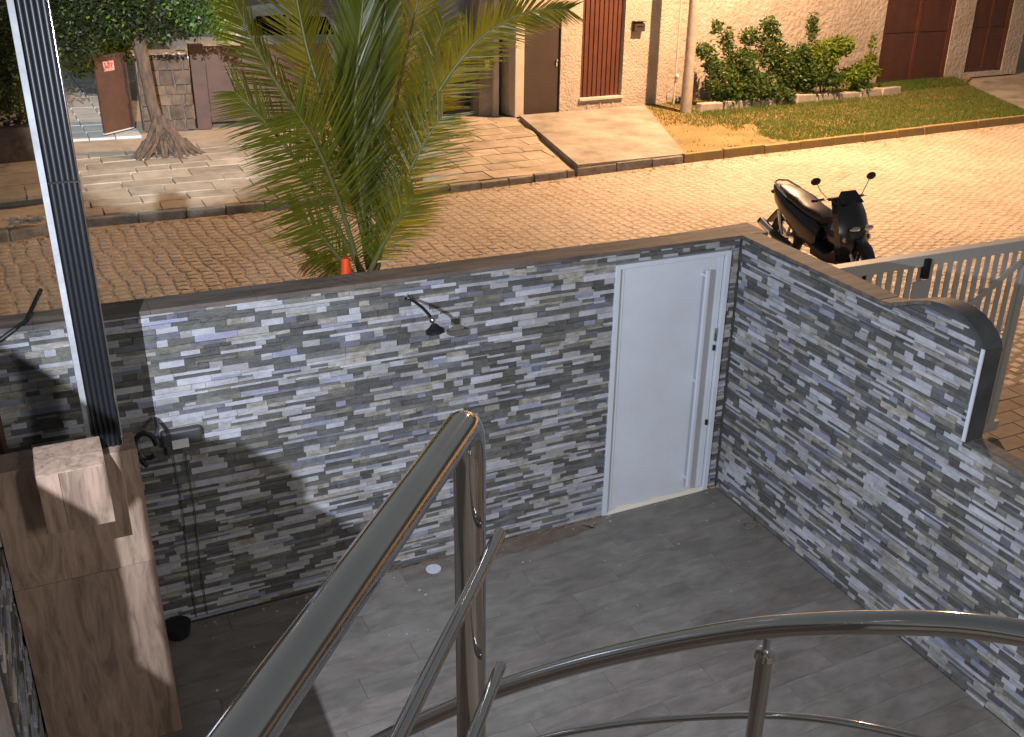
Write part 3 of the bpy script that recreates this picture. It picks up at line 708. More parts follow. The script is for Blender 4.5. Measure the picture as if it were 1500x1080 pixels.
mb = MB(); mb.box((1.40,-.06,.241), (2.63,.12,.285)); mb.build('sill', M_pale, h1)
for i in range(3): mb = MB(); mb.box((1.62+i*.36,-.012,.02), (1.66+i*.36,-.001,.22)); mb.build('sill_bracket', M_cream, h1)
mb = MB(); mb.box((1.44,.12,.286), (2.59,.14,2.74)); sd = mb.build('ribbed_door', M_redbr, h1, label='reddish brown ribbed metal door')
for i in range(9): mb = MB(); mb.box((1.45+i*.127,.095,.29), (1.45+i*.127+.085,.1195,2.735)); mb.build('rib', M_redbr, sd)
lb = thing('letter_box', (0,0,0), 'small dark metal letter box on the cream wall', 'letter box'); lb.location = h1.location+Matrix.Rotation(TH,3,'Z')@Vector((2.95,-.001,1.70)); lb.rotation_euler = (0,0,TH)
mb = MB(); mb.prism([(-.14,0,0), (-.14,-.11,0), (-.14,-.11,.16), (-.14,0,.21)], (.28,0,0)); mb.build('body', M_brown, lb)
mb = MB(); mb.box((-.09,-.116,.10), (.09,-.1105,.125)); mb.build('slot', M_blackpl, lb)
mb = MB(); mb.box((-.155,-.125,.2105), (.155,.0,.222)); mb.build('lid', M_redbr2, lb)

h2 = house('cream_boundary_wall', 'long cream rendered wall with swirled texture behind the bush and red brown gates', 'wall')
mb = MB(); mb.box((3.99,.10,0), (11.62,.35,4.2)); mb.box((14.66,.10,0), (15.58,.35,4.2)); mb.box((17.45,.10,0), (18.25,.35,4.2)); mb.box((15.58,.10,0), (17.45,.35,.14)); mb.box((11.62,.10,2.9), (14.66,.35,4.2)); mb.box((15.58,.10,2.9), (17.45,.35,4.2)); mb.box((18.25,.1,2.6), (26,.35,4.2)); mb.box((19.8,.1,0), (26,.35,2.6))
mb.build('wall', M_cream, h2)
mb = MB(); mb.box((3.95,.05,4.2), (26,.4,4.28)); mb.build('coping', M_conc, h2)
mb = MB(); mb.box((18.25,2,0), (19.8,2.1,2.6)); mb.build('dark_inner_wall', M_brown, h2)
def gatepair(u0, u1, z0, z1, nleaf, lab):
    r = MB(); r.box((u0,.13,z0), (u0+.09,.24,z1)); r.box((u1-.09,.13,z0), (u1,.24,z1)); r.box((u0+.0905,.13,z1-.09), (u1-.0905,.24,z1)); f = r.build('gate_frame', M_redbr2, h2)
    w = (u1-u0-.18)/nleaf
    for i in range(nleaf):
        a = u0+.09+i*w
        m_ = MB(); m_.box((a+.01,.17,z0+.04), (a+w-.01,.20,z1-.10)); lf = m_.build('gate_leaf', M_redbr2, h2, label=lab)
        for uu in (a+.012, a+w-.062): m_ = MB(); m_.box((uu,.145,z0+.04), (uu+.05,.1695,z1-.1)); m_.build('stile', M_redbr, lf)
        for k in range(3): m_ = MB(); m_.box((a+.064,.15,z0+.05+k*(z1-z0-.25)/2), (a+w-.064,.1695,z0+.10+k*(z1-z0-.25)/2)); m_.build('cross_bar', M_redbr2, lf)
gatepair(11.62, 14.66, .03, 2.9, 2, 'wide reddish brown gate leaf'); gatepair(15.58, 17.45, .145, 2.9, 2, 'narrow reddish brown gate leaf')

# planter kerb under bush
pk = thing('planter_edge', (9.2,14.0,.13), 'low row of rough stones edging the flower bed', 'planter')
pa, pb = Vector((9.25,13.98,.13)), Vector((15.8,14.72,.13)); dd = (pb-pa); L = dd.length; dd.normalize(); nn = Vector((-dd.y,dd.x,0)); pk['wloc'] = 1
t = 0
while t < L-.3:
    w = random.uniform(.55,.95); hh = random.uniform(.17,.24); mb = MB(); o = pa+dd*(t+.01)
    mb.add([o, o+dd*(w-.02), o+dd*(w-.03)+nn*.2, o+nn*.2, o+Vector((0,0,hh))+dd*random.uniform(.01,.05), o+dd*(w-.06)+Vector((0,0,hh+random.uniform(-.04,.03))), o+dd*(w-.06)+nn*.18+Vector((0,0,hh)), o+nn*.18+Vector((0,0,hh))], [(4,5,6,7),(0,1,5,4),(1,2,6,5),(2,3,7,6),(3,0,4,7)])
    mb.build('edging_stone', M_pole, pk, bevel=.02); t += w

# ================================================================ foliage
def leaves(name, clumps, n, size, mats, parent, label=None, droop=.0, kind=None, asp=.45):
    """clumps: (centre, radius xyz, material index)"""
    V = []; F = []; MI = []
    tot = sum(c[1][0]*c[1][1]*c[1][2] for c in clumps)**1
    ws = [(c[1][0]*c[1][1]*c[1][2])**.7 for c in clumps]; sw = sum(ws)
    for c, w in zip(clumps, ws):
        for _ in range(int(n*w/sw)):
            d = Vector((random.gauss(0,1), random.gauss(0,1), random.gauss(0,1))).normalized(); rr = random.uniform(.25,1.08)**.6
            p = Vector(c[0])+Vector((d.x*c[1][0], d.y*c[1][1], d.z*c[1][2]))*rr
            a = Vector((random.gauss(0,1), random.gauss(0,1), random.gauss(0,.6)-droop)).normalized(); b = a.orthogonal().normalized()
            b = (Matrix.Rotation(random.uniform(0,6.28), 3, a) @ b); s_ = size*random.uniform(.6,1.3); k = len(V)
            V += [p, p+a*s_*.5+b*s_*asp*.5, p+a*s_, p+a*s_*.5-b*s_*asp*.5]; F.append((k,k+1,k+2,k+3)); MI.append(c[2] if random.random() > .12 else random.randrange(len(mats)))
    m_ = MB(); m_.v = [tuple(v) for v in V]; m_.f = F; m_.m = MI
    return m_.build(name, mats, parent, kind=kind, label=label)
random.seed(11)
# bush by the cream wall: three shrubs
def bush(label, cl, n, stems, mats, fl=0, size=.10):
    b = wthing('shrub', (cl[0][0][0], cl[0][0][1], .13), label, 'shrub', 'shrubs along the cream wall')
    s_ = MB()
    for p in stems:
        base = Vector((cl[0][0][0]+random.uniform(-.3,.3), cl[0][0][1]+random.uniform(-.1,.1), .12)); p = Vector(p); m_ = base.lerp(p,.5)+Vector((random.uniform(-.1,.1),0,.1))
        s_.tube([base, m_, p], [.025,.015,.006], 6)
    s_.build('stem', M_bark, b)
    leaves('foliage', cl, n, size, mats, b, kind='stuff')
    if fl:
        for _ in range(fl):
            f = MB(); c_ = random.choice(cl); p = Vector(c_[0])+Vector((random.uniform(-.5,.5)*c_[1][0], -c_[1][1]*.95, random.uniform(-.3,.8)*c_[1][2])); f.ball(p, (.025,.022,.025), 6)
            f.build('flower', M_flower, b)
def cpx(x, y, Y, r, m=0):      # clump centred where the ray meets depth Y
    p = atY(x, y, Y); return ((p.x, p.y, p.z), r, m)
bush('dark green hibiscus shrub next to the utility pole with a few orange flowers',
     [cpx(1100,128,14.4,(.75,.38,.42)), cpx(1060,125,14.4,(.5,.35,.4)), cpx(1085,92,14.5,(.45,.3,.35)), cpx(1065,60,14.6,(.15,.15,.34)), cpx(1050,40,14.6,(.12,.12,.16)), cpx(1032,75,14.5,(.25,.2,.18)), cpx(1045,95,14.5,(.25,.2,.25)), cpx(1100,55,14.6,(.3,.2,.2)), cpx(1130,75,14.6,(.4,.3,.45)), cpx(1128,38,14.6,(.24,.18,.22)), cpx(1150,100,14.5,(.4,.3,.5)), cpx(1142,140,14.4,(.4,.3,.25)), cpx(1070,145,14.3,(.6,.25,.22))],
     9500, [atY(1050,35,14.6), atY(1130,30,14.6), atY(1032,70,14.5), atY(1150,70,14.6), atY(1100,60,14.5)], [M_leaf, M_leafd, M_leafy], 4, .115)
bush('yellow green leafed shrub in the middle of the flower bed',
     [cpx(1205,85,14.7,(.5,.3,.42),0), cpx(1230,68,14.75,(.45,.25,.25),0), cpx(1190,40,14.8,(.13,.13,.34),1), cpx(1190,110,14.6,(.4,.3,.35),1), cpx(1215,115,14.6,(.35,.25,.22),1), cpx(1168,112,14.6,(.35,.28,.36),1), cpx(1172,82,14.65,(.28,.22,.3),1), cpx(1242,112,14.75,(.26,.2,.22),0)],
     6500, [atY(1190,25,14.8), atY(1230,62,14.8), atY(1200,90,14.7)], [M_leafy, M_leaf, M_leafd], 0, .12)
bush('thin bright green shrub at the right end of the bed beside the gate',
     [cpx(1262,108,14.85,(.35,.22,.32),0), cpx(1275,90,14.9,(.2,.15,.2),0), cpx(1278,62,14.9,(.06,.06,.25),0), cpx(1262,128,14.8,(.3,.2,.15),1), cpx(1282,105,14.85,(.14,.1,.1),0)],
     2000, [atY(1278,50,14.9), atY(1285,60,14.9)], [M_leafy, M_leaf], 0, .11)

# left: street tree with roots
tr = wthing('street_tree', (-2.25,13.4,.12), 'leaning street tree with bare gnarled roots over the pavement', 'tree')
def TT(x, y, Y=13.5): return atY(x, y, Y)
tk = MB(); tk.tube([TT(243,222,13.2), TT(235,192), TT(222,150), TT(213,105), TT(203,60), TT(196,15), TT(190,-45)], [.15,.115,.10,.10,.12,.13,.11], 12)
tk.tube([TT(203,75,13.7), TT(212,30,13.8), TT(225,-40,13.9)], [.08,.07,.05], 8)
tk.tube([TT(200,45,13.6), TT(165,-10,13.6), TT(130,-70,13.6)], [.07,.06,.04], 8)
tk.build('trunk', M_bark, tr, smooth=True)
random.seed(5)
for i in range(22):
    a = random.uniform(-.6, 3.8) if i > 6 else random.uniform(3.2, 6.2); R0 = random.uniform(.3,.62); b = Vector(TT(240,200,13.35)); 
    e = Vector((b.x+math.cos(a)*R0*1.0, b.y-abs(math.sin(a))*R0*.8-.05, .13)); m_ = b.lerp(e,.55)+Vector((random.uniform(-.08,.08),0,.10))
    mb = MB(); mb.tube([b+Vector((random.uniform(-.08,.08),0,random.uniform(-.1,.35))), m_, e, e+Vector((random.uniform(-.1,.2),-.12,-.04))], [.05,.035,.028,.012], 7); mb.build('root', M_bark, tr, smooth=True)
random.seed(21)
cl = []
for (x, y, Y, rx, rz, m_) in [(120,-20,13,1.2,.5,0), (200,-20,13.2,1.2,.55,0), (150,20,13.2,.7,.38,0), (110,30,13.2,.5,.4,0), (180,35,13.4,.5,.3,0), (240,15,13,.7,.4,0), (290,5,12.8,.6,.35,1), (300,28,12.7,.42,.28,1), (265,38,12.9,.35,.22,0), (325,20,12.6,.25,.28,2), (325,48,12.5,.10,.18,2), (20,10,13,.9,.6,0), (40,60,13,.7,.5,0), (10,110,13,.6,.6,0), (115,62,13.6,.35,.28,0), (230,50,13.2,.2,.16,0)]:
    p = atY(x, y, Y); cl.append(((p.x,p.y,p.z), (rx,.55,rz), m_))
leaves('crown', cl, 15000, .085, [M_leafd, M_leaf, M_leafy], tr, droop=.6, kind='stuff')

# stone wall, gates, sign
sw = wthing('field_stone_wall', (-2.0,15.3,.1), 'brown field stone wall with pale coping behind the tree', 'wall')
y0 = 15.35; x0, x1 = -2.55, -1.62
mb = MB(); mb.box((x0,y0+.03,.1), (x1,y0+.35,1.52)); mb.build('wall_core', M_dirt, sw)
random.seed(8); z = .12
while z < 1.48:
    hh = random.uniform(.16,.34); x = x0
    while x < x1-.05:
        w = random.uniform(.16,.32); a, b = x+.012, min(x+w,x1)-.012
        if b-a > .05:
            j = lambda s_: random.uniform(-s_,s_); zt = min(z+hh-.015,1.5)
            mb = MB(); mb.prism([(a+j(.01),y0+.03,z), (b+j(.01),y0+.03,z+j(.015)), (b+j(.02),y0+.03,zt+j(.01)), ((a+b)/2,y0+.03,zt+.01), (a+j(.02),y0+.03,zt)], (0,-random.uniform(.03,.08),0)); mb.build('stone', M_fieldstone, sw, bevel=.012)
        x += w
    z += hh
mb = MB(); mb.box((x0-.03,y0-.06,1.521), (x1,y0+.38,1.56)); mb.build('coping', M_pale, sw)
gg = wthing('brown_board_gate', (-1.2,15.5,.1), 'wide brown boarded gate partly hidden by the palm', 'gate')
gx = -1.58; k = 0
mb = MB(); mb.box((gx,15.35,.1), (gx+.26,15.55,1.68)); mb.build('gate_post', M_gatebr, gg); gx += .275
while gx < 4.0:
    w = .68; b = min(gx+w, 4.0)
    mb = MB(); mb.box((gx+.006,15.42,.22), (b-.006,15.46,1.64+.01*(k % 2))); mb.build('gate_board', M_gatebr, gg); gx = b; k += 1
mb = MB(); mb.box((-1.3,15.461,.22), (4.0,15.50,.30)); mb.box((-1.3,15.461,1.5), (4.0,15.50,1.58)); mb.build('gate_rail', M_gatebr, gg)
ogt = wthing('open_gate_leaf', (-3.27,14.95,.12), 'brown metal gate leaf standing open left of the tree with a pink sign', 'gate')
a, b = Vector((-3.27,14.95,0)), Vector((-2.72,15.45,0)); d_ = (b-a).normalized(); n_ = Vector((d_.y,-d_.x,0))
mb = MB(); mb.obox(a+Vector((0,0,.20)), d_*(b-a).length, -n_*.04, (0,0,1.36)); lf = mb.build('leaf', M_gatebr, ogt)
mb = MB(); mb.obox(a+Vector((0,0,.175)), d_*(b-a).length, -n_*.05, (0,0,.024)); mb.build('gap_glow_bar', M_gatewh, ogt)  # light in the gap under the leaf, drawn as a pale bar
mb = MB(); mb.obox(b+d_*.003+Vector((0,0,.2)), d_*.035, -n_*.05, (0,0,1.36)); mb.build('edge_bar', M_fieldstone, ogt)
sg = MB(); so_ = a+d_*.20+Vector((0,0,1.28)); sg.obox(so_, d_*.26, n_*.006, (0,0,.17)); sgn = sg.build('sign', M_sign, ogt)
for i, (u, v, w, h_) in enumerate(((.03,.05,.02,.09), (.03,.05,.05,.02), (.10,.05,.02,.09), (.13,.05,.02,.09), (.10,.12,.05,.02), (.18,.05,.02,.09), (.18,.10,.05,.02))):
    mb = MB(); mb.obox(so_+d_*u+n_*.0065+Vector((0,0,v)), d_*w, n_*.002, (0,0,h_)); mb.build('sign_letter', M_signr, sgn)
# path behind the open gate
pth = struct(bpy.data.objects.new('garden_path', None)); col.objects.link(pth)
random.seed(4)
M_path = mat('path_stone', (.52,.54,.53), .8, (.40,.42,.41), scale=3, bump=.004, bscale=20, objvar=.08)
for i in range(14):
    y = 14.95+i*.62
    for k in range(3):
        x = -4.0+k*.45-.02*i; mb = MB(); mb.box((x+.01,y+.01,.08), (x+.44,y+.61,.128+random.uniform(0,.006))); mb.build('path_slab', M_path, pth)
# dark hedge at left and garden behind
def hedge(label, x, y, z, rx, ry, rz, n, m_, grp=None, name='garden_bush', size=.12):
    b = wthing(name, (x,y,.1), label, 'bush', grp); s_ = MB()
    for k in range(5): s_.tube([(x+random.uniform(-.2,.2),y,.1), (x+random.uniform(-rx,rx)*.6,y+random.uniform(-.2,.2),z+rz*.4)], [.03,.01], 6)
    s_.build('stem', M_bark, b)
    cl = [((x+random.uniform(-.6,.6)*rx, y+random.uniform(-.5,.5)*ry, z+random.uniform(-.6,.6)*rz), (rx*random.uniform(.3,.5), ry*.5, rz*random.uniform(.3,.5)), 0) for _ in range(12)]
    leaves('foliage', cl, n, size, [m_, M_leafd, M_leaf], b, kind='stuff')
random.seed(31)
hedge('dark clipped hedge behind the low wall at far left', -5.3, 13.9, 1.0, 1.0, .7, .85, 5200, M_leafd)
hedge('lime green garden bush lit up behind the open gate', -2.7, 19.5, 1.2, 1.1, .6, .8, 2600, M_leafy)
hedge('leafy dark bush left of the garden path', -4.6, 17.2, 1.3, .65, 1.2, 1.2, 3800, M_leaf)
hedge('green bush deep in the garden beyond the path', -3.9, 24.2, 1.2, 1.8, .6, 1.2, 3000, M_leaf)
mb = MB(); mb.box((-7.0,13.05,.1), (-4.25,13.25,.75)); tag(mb.build('low_garden_wall', M_fieldstone), 'low dark garden wall at the far left across the street', 'wall')
# debris heap in the gutter
random.seed(2); dbh = MB()
for _ in range(60):
    p = atZ(40,328,.13)+Vector((random.gauss(0,.13), random.gauss(0,.05), 0)); r = random.uniform(.02,.05)
    dbh.ball((p.x,p.y,.14+random.uniform(0,.09)), (r*1.6, r, r*.5), 6)
tag(dbh.build('rubble_heap', M_slab), 'small heap of dry leaves and rubble in the left gutter', 'rubble', kind='stuff')

# car behind the brown gate
car = wthing('parked_car', (.2,19.5,.1), 'white car parked in the yard behind the brown gate', 'car')
def loft(mb, secs, n=20, m=0, e=2.6):
    """secs: (x, y centre, half width, z0, z1) superellipse rings along x"""
    rings = []
    for (x, yc, hw, z0, z1) in secs:
        rg = []
        for k in range(n):
            a = 2*math.pi*k/n; c, s_ = math.cos(a), math.sin(a)
            rg.append((x, yc+hw*math.copysign(abs(c)**(2/e), c), (z0+z1)/2+(z1-z0)/2*math.copysign(abs(s_)**(2/e), s_)))
        rings += rg
    N_ = len(secs); fs = []
    for i in range(N_-1):
        for k in range(n): a = i*n+k; b = i*n+(k+1) % n; fs.append((a, b, b+n, a+n))
    fs.append(tuple(range(n-1,-1,-1))); fs.append(tuple((N_-1)*n+k for k in range(n)))
    mb.add(rings, fs, m); return mb
mb = MB(); loft(mb, [(-2.1,0,.78,.45,.85), (-1.7,0,.87,.30,.98), (-.8,0,.90,.25,1.02), (.8,0,.90,.25,1.05), (1.9,0,.87,.3,1.0), (2.1,0,.80,.45,.9)], 24, e=4)
cb_ = mb.build('body', M_carw, car, smooth=True); cb_.matrix_parent_inverse = Matrix()
mb = MB(); loft(mb, [(-1.0,0,.72,.95,1.05), (-.45,0,.70,.95,1.44), (.3,0,.70,.95,1.52), (1.2,0,.70,.95,1.46), (1.85,0,.72,.95,1.05)], 24, e=4); c_ = mb.build('cabin', M_carw, car, smooth=True); c_.matrix_parent_inverse = Matrix()
for sy in (-1, 1):
    mb = MB(); mb.prism([(-.62,sy*.722,1.06), (.35,sy*.722,1.06), (.35,sy*.712,1.40), (-.28,sy*.712,1.38)], (0,sy*.012,0)); w_ = mb.build('side_window', M_glassd, car); w_.matrix_parent_inverse = Matrix()
    mb = MB(); mb.prism([(.42,sy*.722,1.06), (1.45,sy*.722,1.06), (1.25,sy*.712,1.36), (.42,sy*.712,1.40)], (0,sy*.012,0)); w_ = mb.build('side_window', M_glassd, car); w_.matrix_parent_inverse = Matrix()
    for wx in (-1.3, 1.3):
        mb = MB(); mb.tube([(wx,sy*.72,.31), (wx,sy*.91,.31)], .31, 20); t_ = mb.build('tyre', M_rubber, car, smooth=True); t_.matrix_parent_inverse = Matrix()
        mb = MB(); mb.tube([(wx,sy*.905,.31), (wx,sy*.915,.31)], .19, 16); t2 = mb.build('rim', M_chrome, t_)
cp_ = atY(330,60,18.5); car.location = (.60,19.0,.15); car['wloc'] = 0; car.scale = (1, 1, 1.25)
# pale wall beyond
pw = MB(); pw.box((2.3,16.6,.1), (5.3,16.8,5)); tag(pw.build('weathered_wall', M_sheet), 'pale weathered blue grey wall above the brown gate right of the palm', 'wall')
# side passage with plant pots
sp = wthing('passage_wall', (4.4,15.2,.1), 'narrow shaded side wall with pilasters left of the brown door', 'wall')
for i, (pxl, pxr, Y, m_) in enumerate(((702,722,15.2,M_conc), (723,731,15.1,M_pale), (732,744,15.25,M_brown), (745,757,15.05,M_conc))):
    p, q = atY(pxl,165,Y), atY(pxr,165,Y); mb = MB(); mb.box((p.x,Y,.08), (q.x-.004,Y+.5,4)); mb.build('pilaster', m_, sp)
pp = wthing('hanging_plant', atY(713,90,15.1), 'pale green pot plant hanging on the passage wall', 'plant')
c = atY(713,95,15.1); mb = MB(); mb.tube([c-Vector((0,0,.12)), c+Vector((0,0,.06))], [.05,.08], 12); mb.build('pot', M_pot, pp, smooth=True)
leaves('foliage', [((c.x,c.y,c.z+.1), (.14,.08,.16), 0)], 160, .09, [M_pot, M_leaf], pp, kind='stuff')

# ================================================================ palm
palm = wthing('young_coconut_palm', (-2.52,1.25,0), 'young coconut palm spreading its fronds just outside the wall', 'palm')
mb = MB(); b = atY(528,405,1.25); mb.tube([(b.x+.05,1.3,-.02), (b.x+.03,1.3,.6), (b.x,1.26,1.3), (b.x,1.25,b.z)], [.17,.13,.12,.10], 14); mb.build('trunk', M_bark, palm, smooth=True)
random.seed(77)
def frond(path, L0, L1, m=M_palm, roll=0., spread=1.0, n=58, fold=.55, w0=.03, tiplen=.35, start=.16, grav=.16, both=(-1, 1), fwdk=(.45, .9)):
    """path: (px, py, Y) points from base to tip; leaflets hang from the rachis on both sides"""
    P = smoothpts([atY(*p) for p in path], 8); fr = MB(); rr = [.022*(1-.85*i/(len(P)-1)) for i in range(len(P))]
    fr.tube(P, rr, 8); f = fr.build('frond', M_rachis, palm, smooth=True)
    V = MB(); N = len(P)-1; view = Vector((0,-1,.35)).normalized()
    for i in range(n):
        t = start+(1-start)*i/(n-1); q = min(t*N, N-1e-4); k = int(q); p = P[k].lerp(P[k+1], q-k); tg = (P[min(k+1,N)]-P[max(k-1,0)]).normalized()
        sd = tg.cross(view); 
        if sd.length < .1: sd = tg.cross(Vector((0,0,1)))
        sd = (Matrix.Rotation(roll, 3, tg) @ sd.normalized()); nrm = sd.cross(tg)
        ln = (L0+(L1-L0)*t)*(math.sin(min(1, (t-start)/(1-start)*1.6+.28)*math.pi/2))*(1 if t < .8 else 1-(t-.8)*2.2)
        ln = max(ln, tiplen*.5)
        for s_ in both:
            fwd = fwdk[0]+fwdk[1]*t; d = (sd*s_*spread+tg*fwd-nrm*fold*.6).normalized(); d = (d+Vector((random.gauss(0,.05), random.gauss(0,.05), random.gauss(0,.05)))).normalized()
            l = ln*random.uniform(.86,1.1); seg = 4; wv = d.cross(nrm).normalized(); w = w0*random.uniform(.8,1.1)
            wv = (Matrix.Rotation(random.uniform(-.5,.5), 3, d) @ wv)
            k0 = len(V.v); pts_ = []
            for j in range(seg+1):
                u = j/seg; pt = p+d*l*u+Vector((0,0,-1))*(grav*.55*l*u*u); ww = w*(.55+.9*u if u < .35 else .87*(1-(u-.35)/.65)**.8)*.5
                pts_ += [pt+wv*ww, pt-wv*ww]
            V.add(pts_, [(2*j, 2*j+1, 2*j+3, 2*j+2) for j in range(seg)])
    V.build('leaflets', m, f, kind='stuff')
W1 = .0155
frond([(528,402,1.2), (505,320,1.0), (482,255,.75), (457,200,.5), (434,164,.35)], .92, .50, n=84, grav=.05, fold=.1, start=.05, w0=.019, fwdk=(.05,.95))
frond([(532,400,1.2), (480,310,1.05), (430,230,.95), (385,175,.85), (345,135,.8)], .48, .34, n=60, grav=.15, fold=.3, roll=.4, w0=W1, fwdk=(.35,.8))
frond([(540,395,1.25), (520,300,1.3), (470,215,1.3), (410,130,1.25), (370,60,1.2), (338,-10,1.1)], .46, .32, n=120, grav=.10, fold=.5, roll=.5, w0=W1)
frond([(545,395,1.3), (525,290,1.45), (490,190,1.55), (455,90,1.6), (435,0,1.6), (425,-60,1.6)], .52, .40, n=120, grav=.05, fold=.5, roll=.2, w0=W1*1.1)
frond([(545,395,1.45), (533,300,1.5), (524,200,1.5), (526,100,1.45), (534,0,1.4), (540,-60,1.3)], .40, .38, n=150, grav=.02, fold=.15, roll=.15, spread=.5, w0=.04, fwdk=(.9,.7))
frond([(545,395,1.3), (530,300,1.32), (521,200,1.28), (523,100,1.22), (532,0,1.12), (538,-60,1.05)], .46, .42, n=170, grav=.02, fold=.35, roll=0., spread=.55, w0=.034, fwdk=(.9,.7))
frond([(547,395,1.3), (540,300,1.38), (545,200,1.4), (556,100,1.4), (566,0,1.35), (572,-60,1.3)], .44, .40, n=130, grav=.02, fold=.45, roll=-.1, spread=.6, w0=.028, fwdk=(.9,.7))
frond([(550,395,1.3), (556,300,1.5), (570,200,1.65), (590,100,1.7), (612,0,1.7), (624,-60,1.7)], .54, .40, n=120, grav=.04, fold=.5, roll=-.3, w0=W1*1.1)
frond([(550,395,1.3), (565,300,1.45), (590,215,1.55), (615,140,1.6), (636,80,1.6), (650,35,1.6)], .48, .30, n=110, grav=.05, fold=.5, roll=-.3, w0=W1)
frond([(552,398,1.3), (572,300,1.35), (600,215,1.4), (645,130,1.35), (700,60,1.25), (765,20,1.15), (832,14,1.05)], .50, .24, n=150, grav=.10, fold=.45, roll=-.35, w0=W1*1.1)
frond([(548,400,1.25), (570,330,1.25), (592,270,1.2), (618,215,1.15), (648,170,1.1)], .64, .38, n=70, grav=.05, fold=.3, roll=-.4, w0=W1, fwdk=(.3,.8))
frond([(540,402,1.2), (560,360,1.1), (585,320,1.0), (606,288,.9)], .46, .30, n=54, grav=.12, fold=.2, roll=-.3, w0=W1)
frond([(520,405,1.2), (495,375,1.1), (465,340,1.0), (430,312,.9)], .46, .30, n=54, grav=.12, fold=.2, roll=.4, w0=W1)
frond([(522,408,1.25), (492,400,1.2), (472,385,1.15), (455,378,1.1)], .20, .14, m=M_palmdry, n=30, grav=.5, fold=.2, roll=.2, w0=W1)
cn = wthing('traffic_cone', atY(506,430,.75), 'bright orange plastic cone just showing over the wall below the palm', 'cone')
ct = atY(506,378,.75); mb = MB(); mb.tube([Vector((ct.x,ct.y,1.15)), ct], [.12,.028], 18); mb.build('cone_body', M_orange, cn, smooth=True)
mb = MB(); mb.tube([Vector((ct.x,ct.y,1.40)), Vector((ct.x,ct.y,1.48))], [.094,.082], 18); mb.build('band', M_white, cn, smooth=True)
wp = MB(); wp.box((ct.x-.2,ct.y-.2,.0), (ct.x+.2,ct.y+.2,1.149)); tag(wp.build('street_bollard', M_conc), 'square concrete bollard under the orange cone behind the wall', 'bollard')

# ================================================================ scooter (local: +x forward)
rear, front = Vector((4.90,5.55,.0)), Vector((5.06,4.25,.0)); mid = (rear+front)/2; hd_ = math.atan2(front.y-rear.y, front.x-rear.x)
hd_ -= R_(6); mid = Vector((4.62, 4.22, 0)); sc = thing('motor_scooter', mid, 'black maxi scooter parked on the street beyond the wall corner', 'scooter', None, hd_)
def P_(mb, name, m, smooth=True, parent=None, **k): return mb.build(name, m, parent or sc, smooth=smooth, **k)
for nm, x in (('rear_wheel', -.655), ('front_wheel', .655)):
    mb = MB(); n = 28; rs = [(.19,.045), (.245,.055), (.275,.045), (.288,.02), (.288,-.02), (.275,-.045), (.245,-.055), (.19,-.045)]; V = []; F = []
    for i in range(n):
        a = 2*math.pi*i/n
        for r_, y_ in rs: V.append((x+r_*math.cos(a), y_, .288+r_*math.sin(a)))
    m8 = len(rs)
    for i in range(n):
        for k in range(m8): F.append((i*m8+k, i*m8+(k+1) % m8, ((i+1) % n)*m8+(k+1) % m8, ((i+1) % n)*m8+k))
    mb.add(V, F); wlo = P_(mb, nm, M_rubber)
    mb = MB(); mb.tube([(x,-.045,.288), (x,.045,.288)], .04, 14)
    for k in range(5):
        a = 2*math.pi*k/5; mb.tube([(x,0,.288), (x+.185*math.cos(a),0,.288+.185*math.sin(a))], .016, 6)
    mb.tube([(x+.19*math.cos(2*math.pi*k/20), 0, .288+.19*math.sin(2*math.pi*k/20)) for k in range(21)], .014, 6)
    P_(mb, 'rim', M_chrome if nm[0] == 'r' else M_scoot, parent=wlo)
mb = MB(); loft(mb, [(-.98,0,.05,.84,.90), (-.85,0,.115,.66,.90), (-.6,0,.165,.50,.82), (-.3,0,.185,.36,.76), (-.02,0,.185,.28,.70), (.07,0,.16,.27,.60)], 20, e=3); P_(mb, 'rear_body', M_scoot)
mb = MB(); loft(mb, [(-.80,0,.10,.86,.93), (-.60,0,.16,.80,.915), (-.38,0,.17,.75,.88), (-.24,0,.17,.72,.82), (-.05,0,.15,.66,.80), (.06,0,.10,.62,.72)], 20, e=3); P_(mb, 'seat', M_seat)
mb = MB(); loft(mb, [(.05,0,.20,.24,.42), (.3,0,.21,.22,.36), (.5,0,.19,.24,.46)], 16, e=4); P_(mb, 'footboard', M_blackpl)
mb = MB(); loft(mb, [(.10,0,.07,.38,.64), (.28,0,.075,.36,.58), (.45,0,.10,.36,.72)], 16, e=3); P_(mb, 'centre_tunnel', M_scoot)
# front apron: leaning shield
mb = MB(); secs = []
V = []; n = 9
prof = [(.50,.22,.16,.30), (.56,.26,.19,.42), (.58,.30,.215,.55), (.54,.34,.225,.70), (.47,.34,.215,.85), (.40,.32,.19,.97), (.34,.30,.16,1.04)]
for (xf, xb, hw, z) in prof:
    for k in range(n): t = -1+2*k/(n-1); V.append((xf+.10*(1-t*t)+0, hw*t, z))
    for k in range(n): t = 1-2*k/(n-1); V.append((xf-.10+.03*(1-t*t), hw*t*.98, z))
m2 = 2*n; F = []
for i in range(len(prof)-1):
    for k in range(m2): F.append((i*m2+k, i*m2+(k+1) % m2, (i+1)*m2+(k+1) % m2, (i+1)*m2+k))
F.append(tuple(range(m2-1,-1,-1))); F.append(tuple((len(prof)-1)*m2+k for k in range(m2))); mb.add(V, F); P_(mb, 'front_apron', M_scoot)
mb = MB(); mb.add([(.47,-.155,1.0), (.47,.155,1.0), (.36,.095,1.13), (.36,-.095,1.13), (.33,-.15,1.0), (.33,.15,1.0), (.32,.09,1.12), (.32,-.09,1.12)], [(0,1,2,3),(7,6,5,4),(0,4,5,1),(1,5,6,2),(2,6,7,3),(3,7,4,0)]); P_(mb, 'windscreen', M_glassd, False)
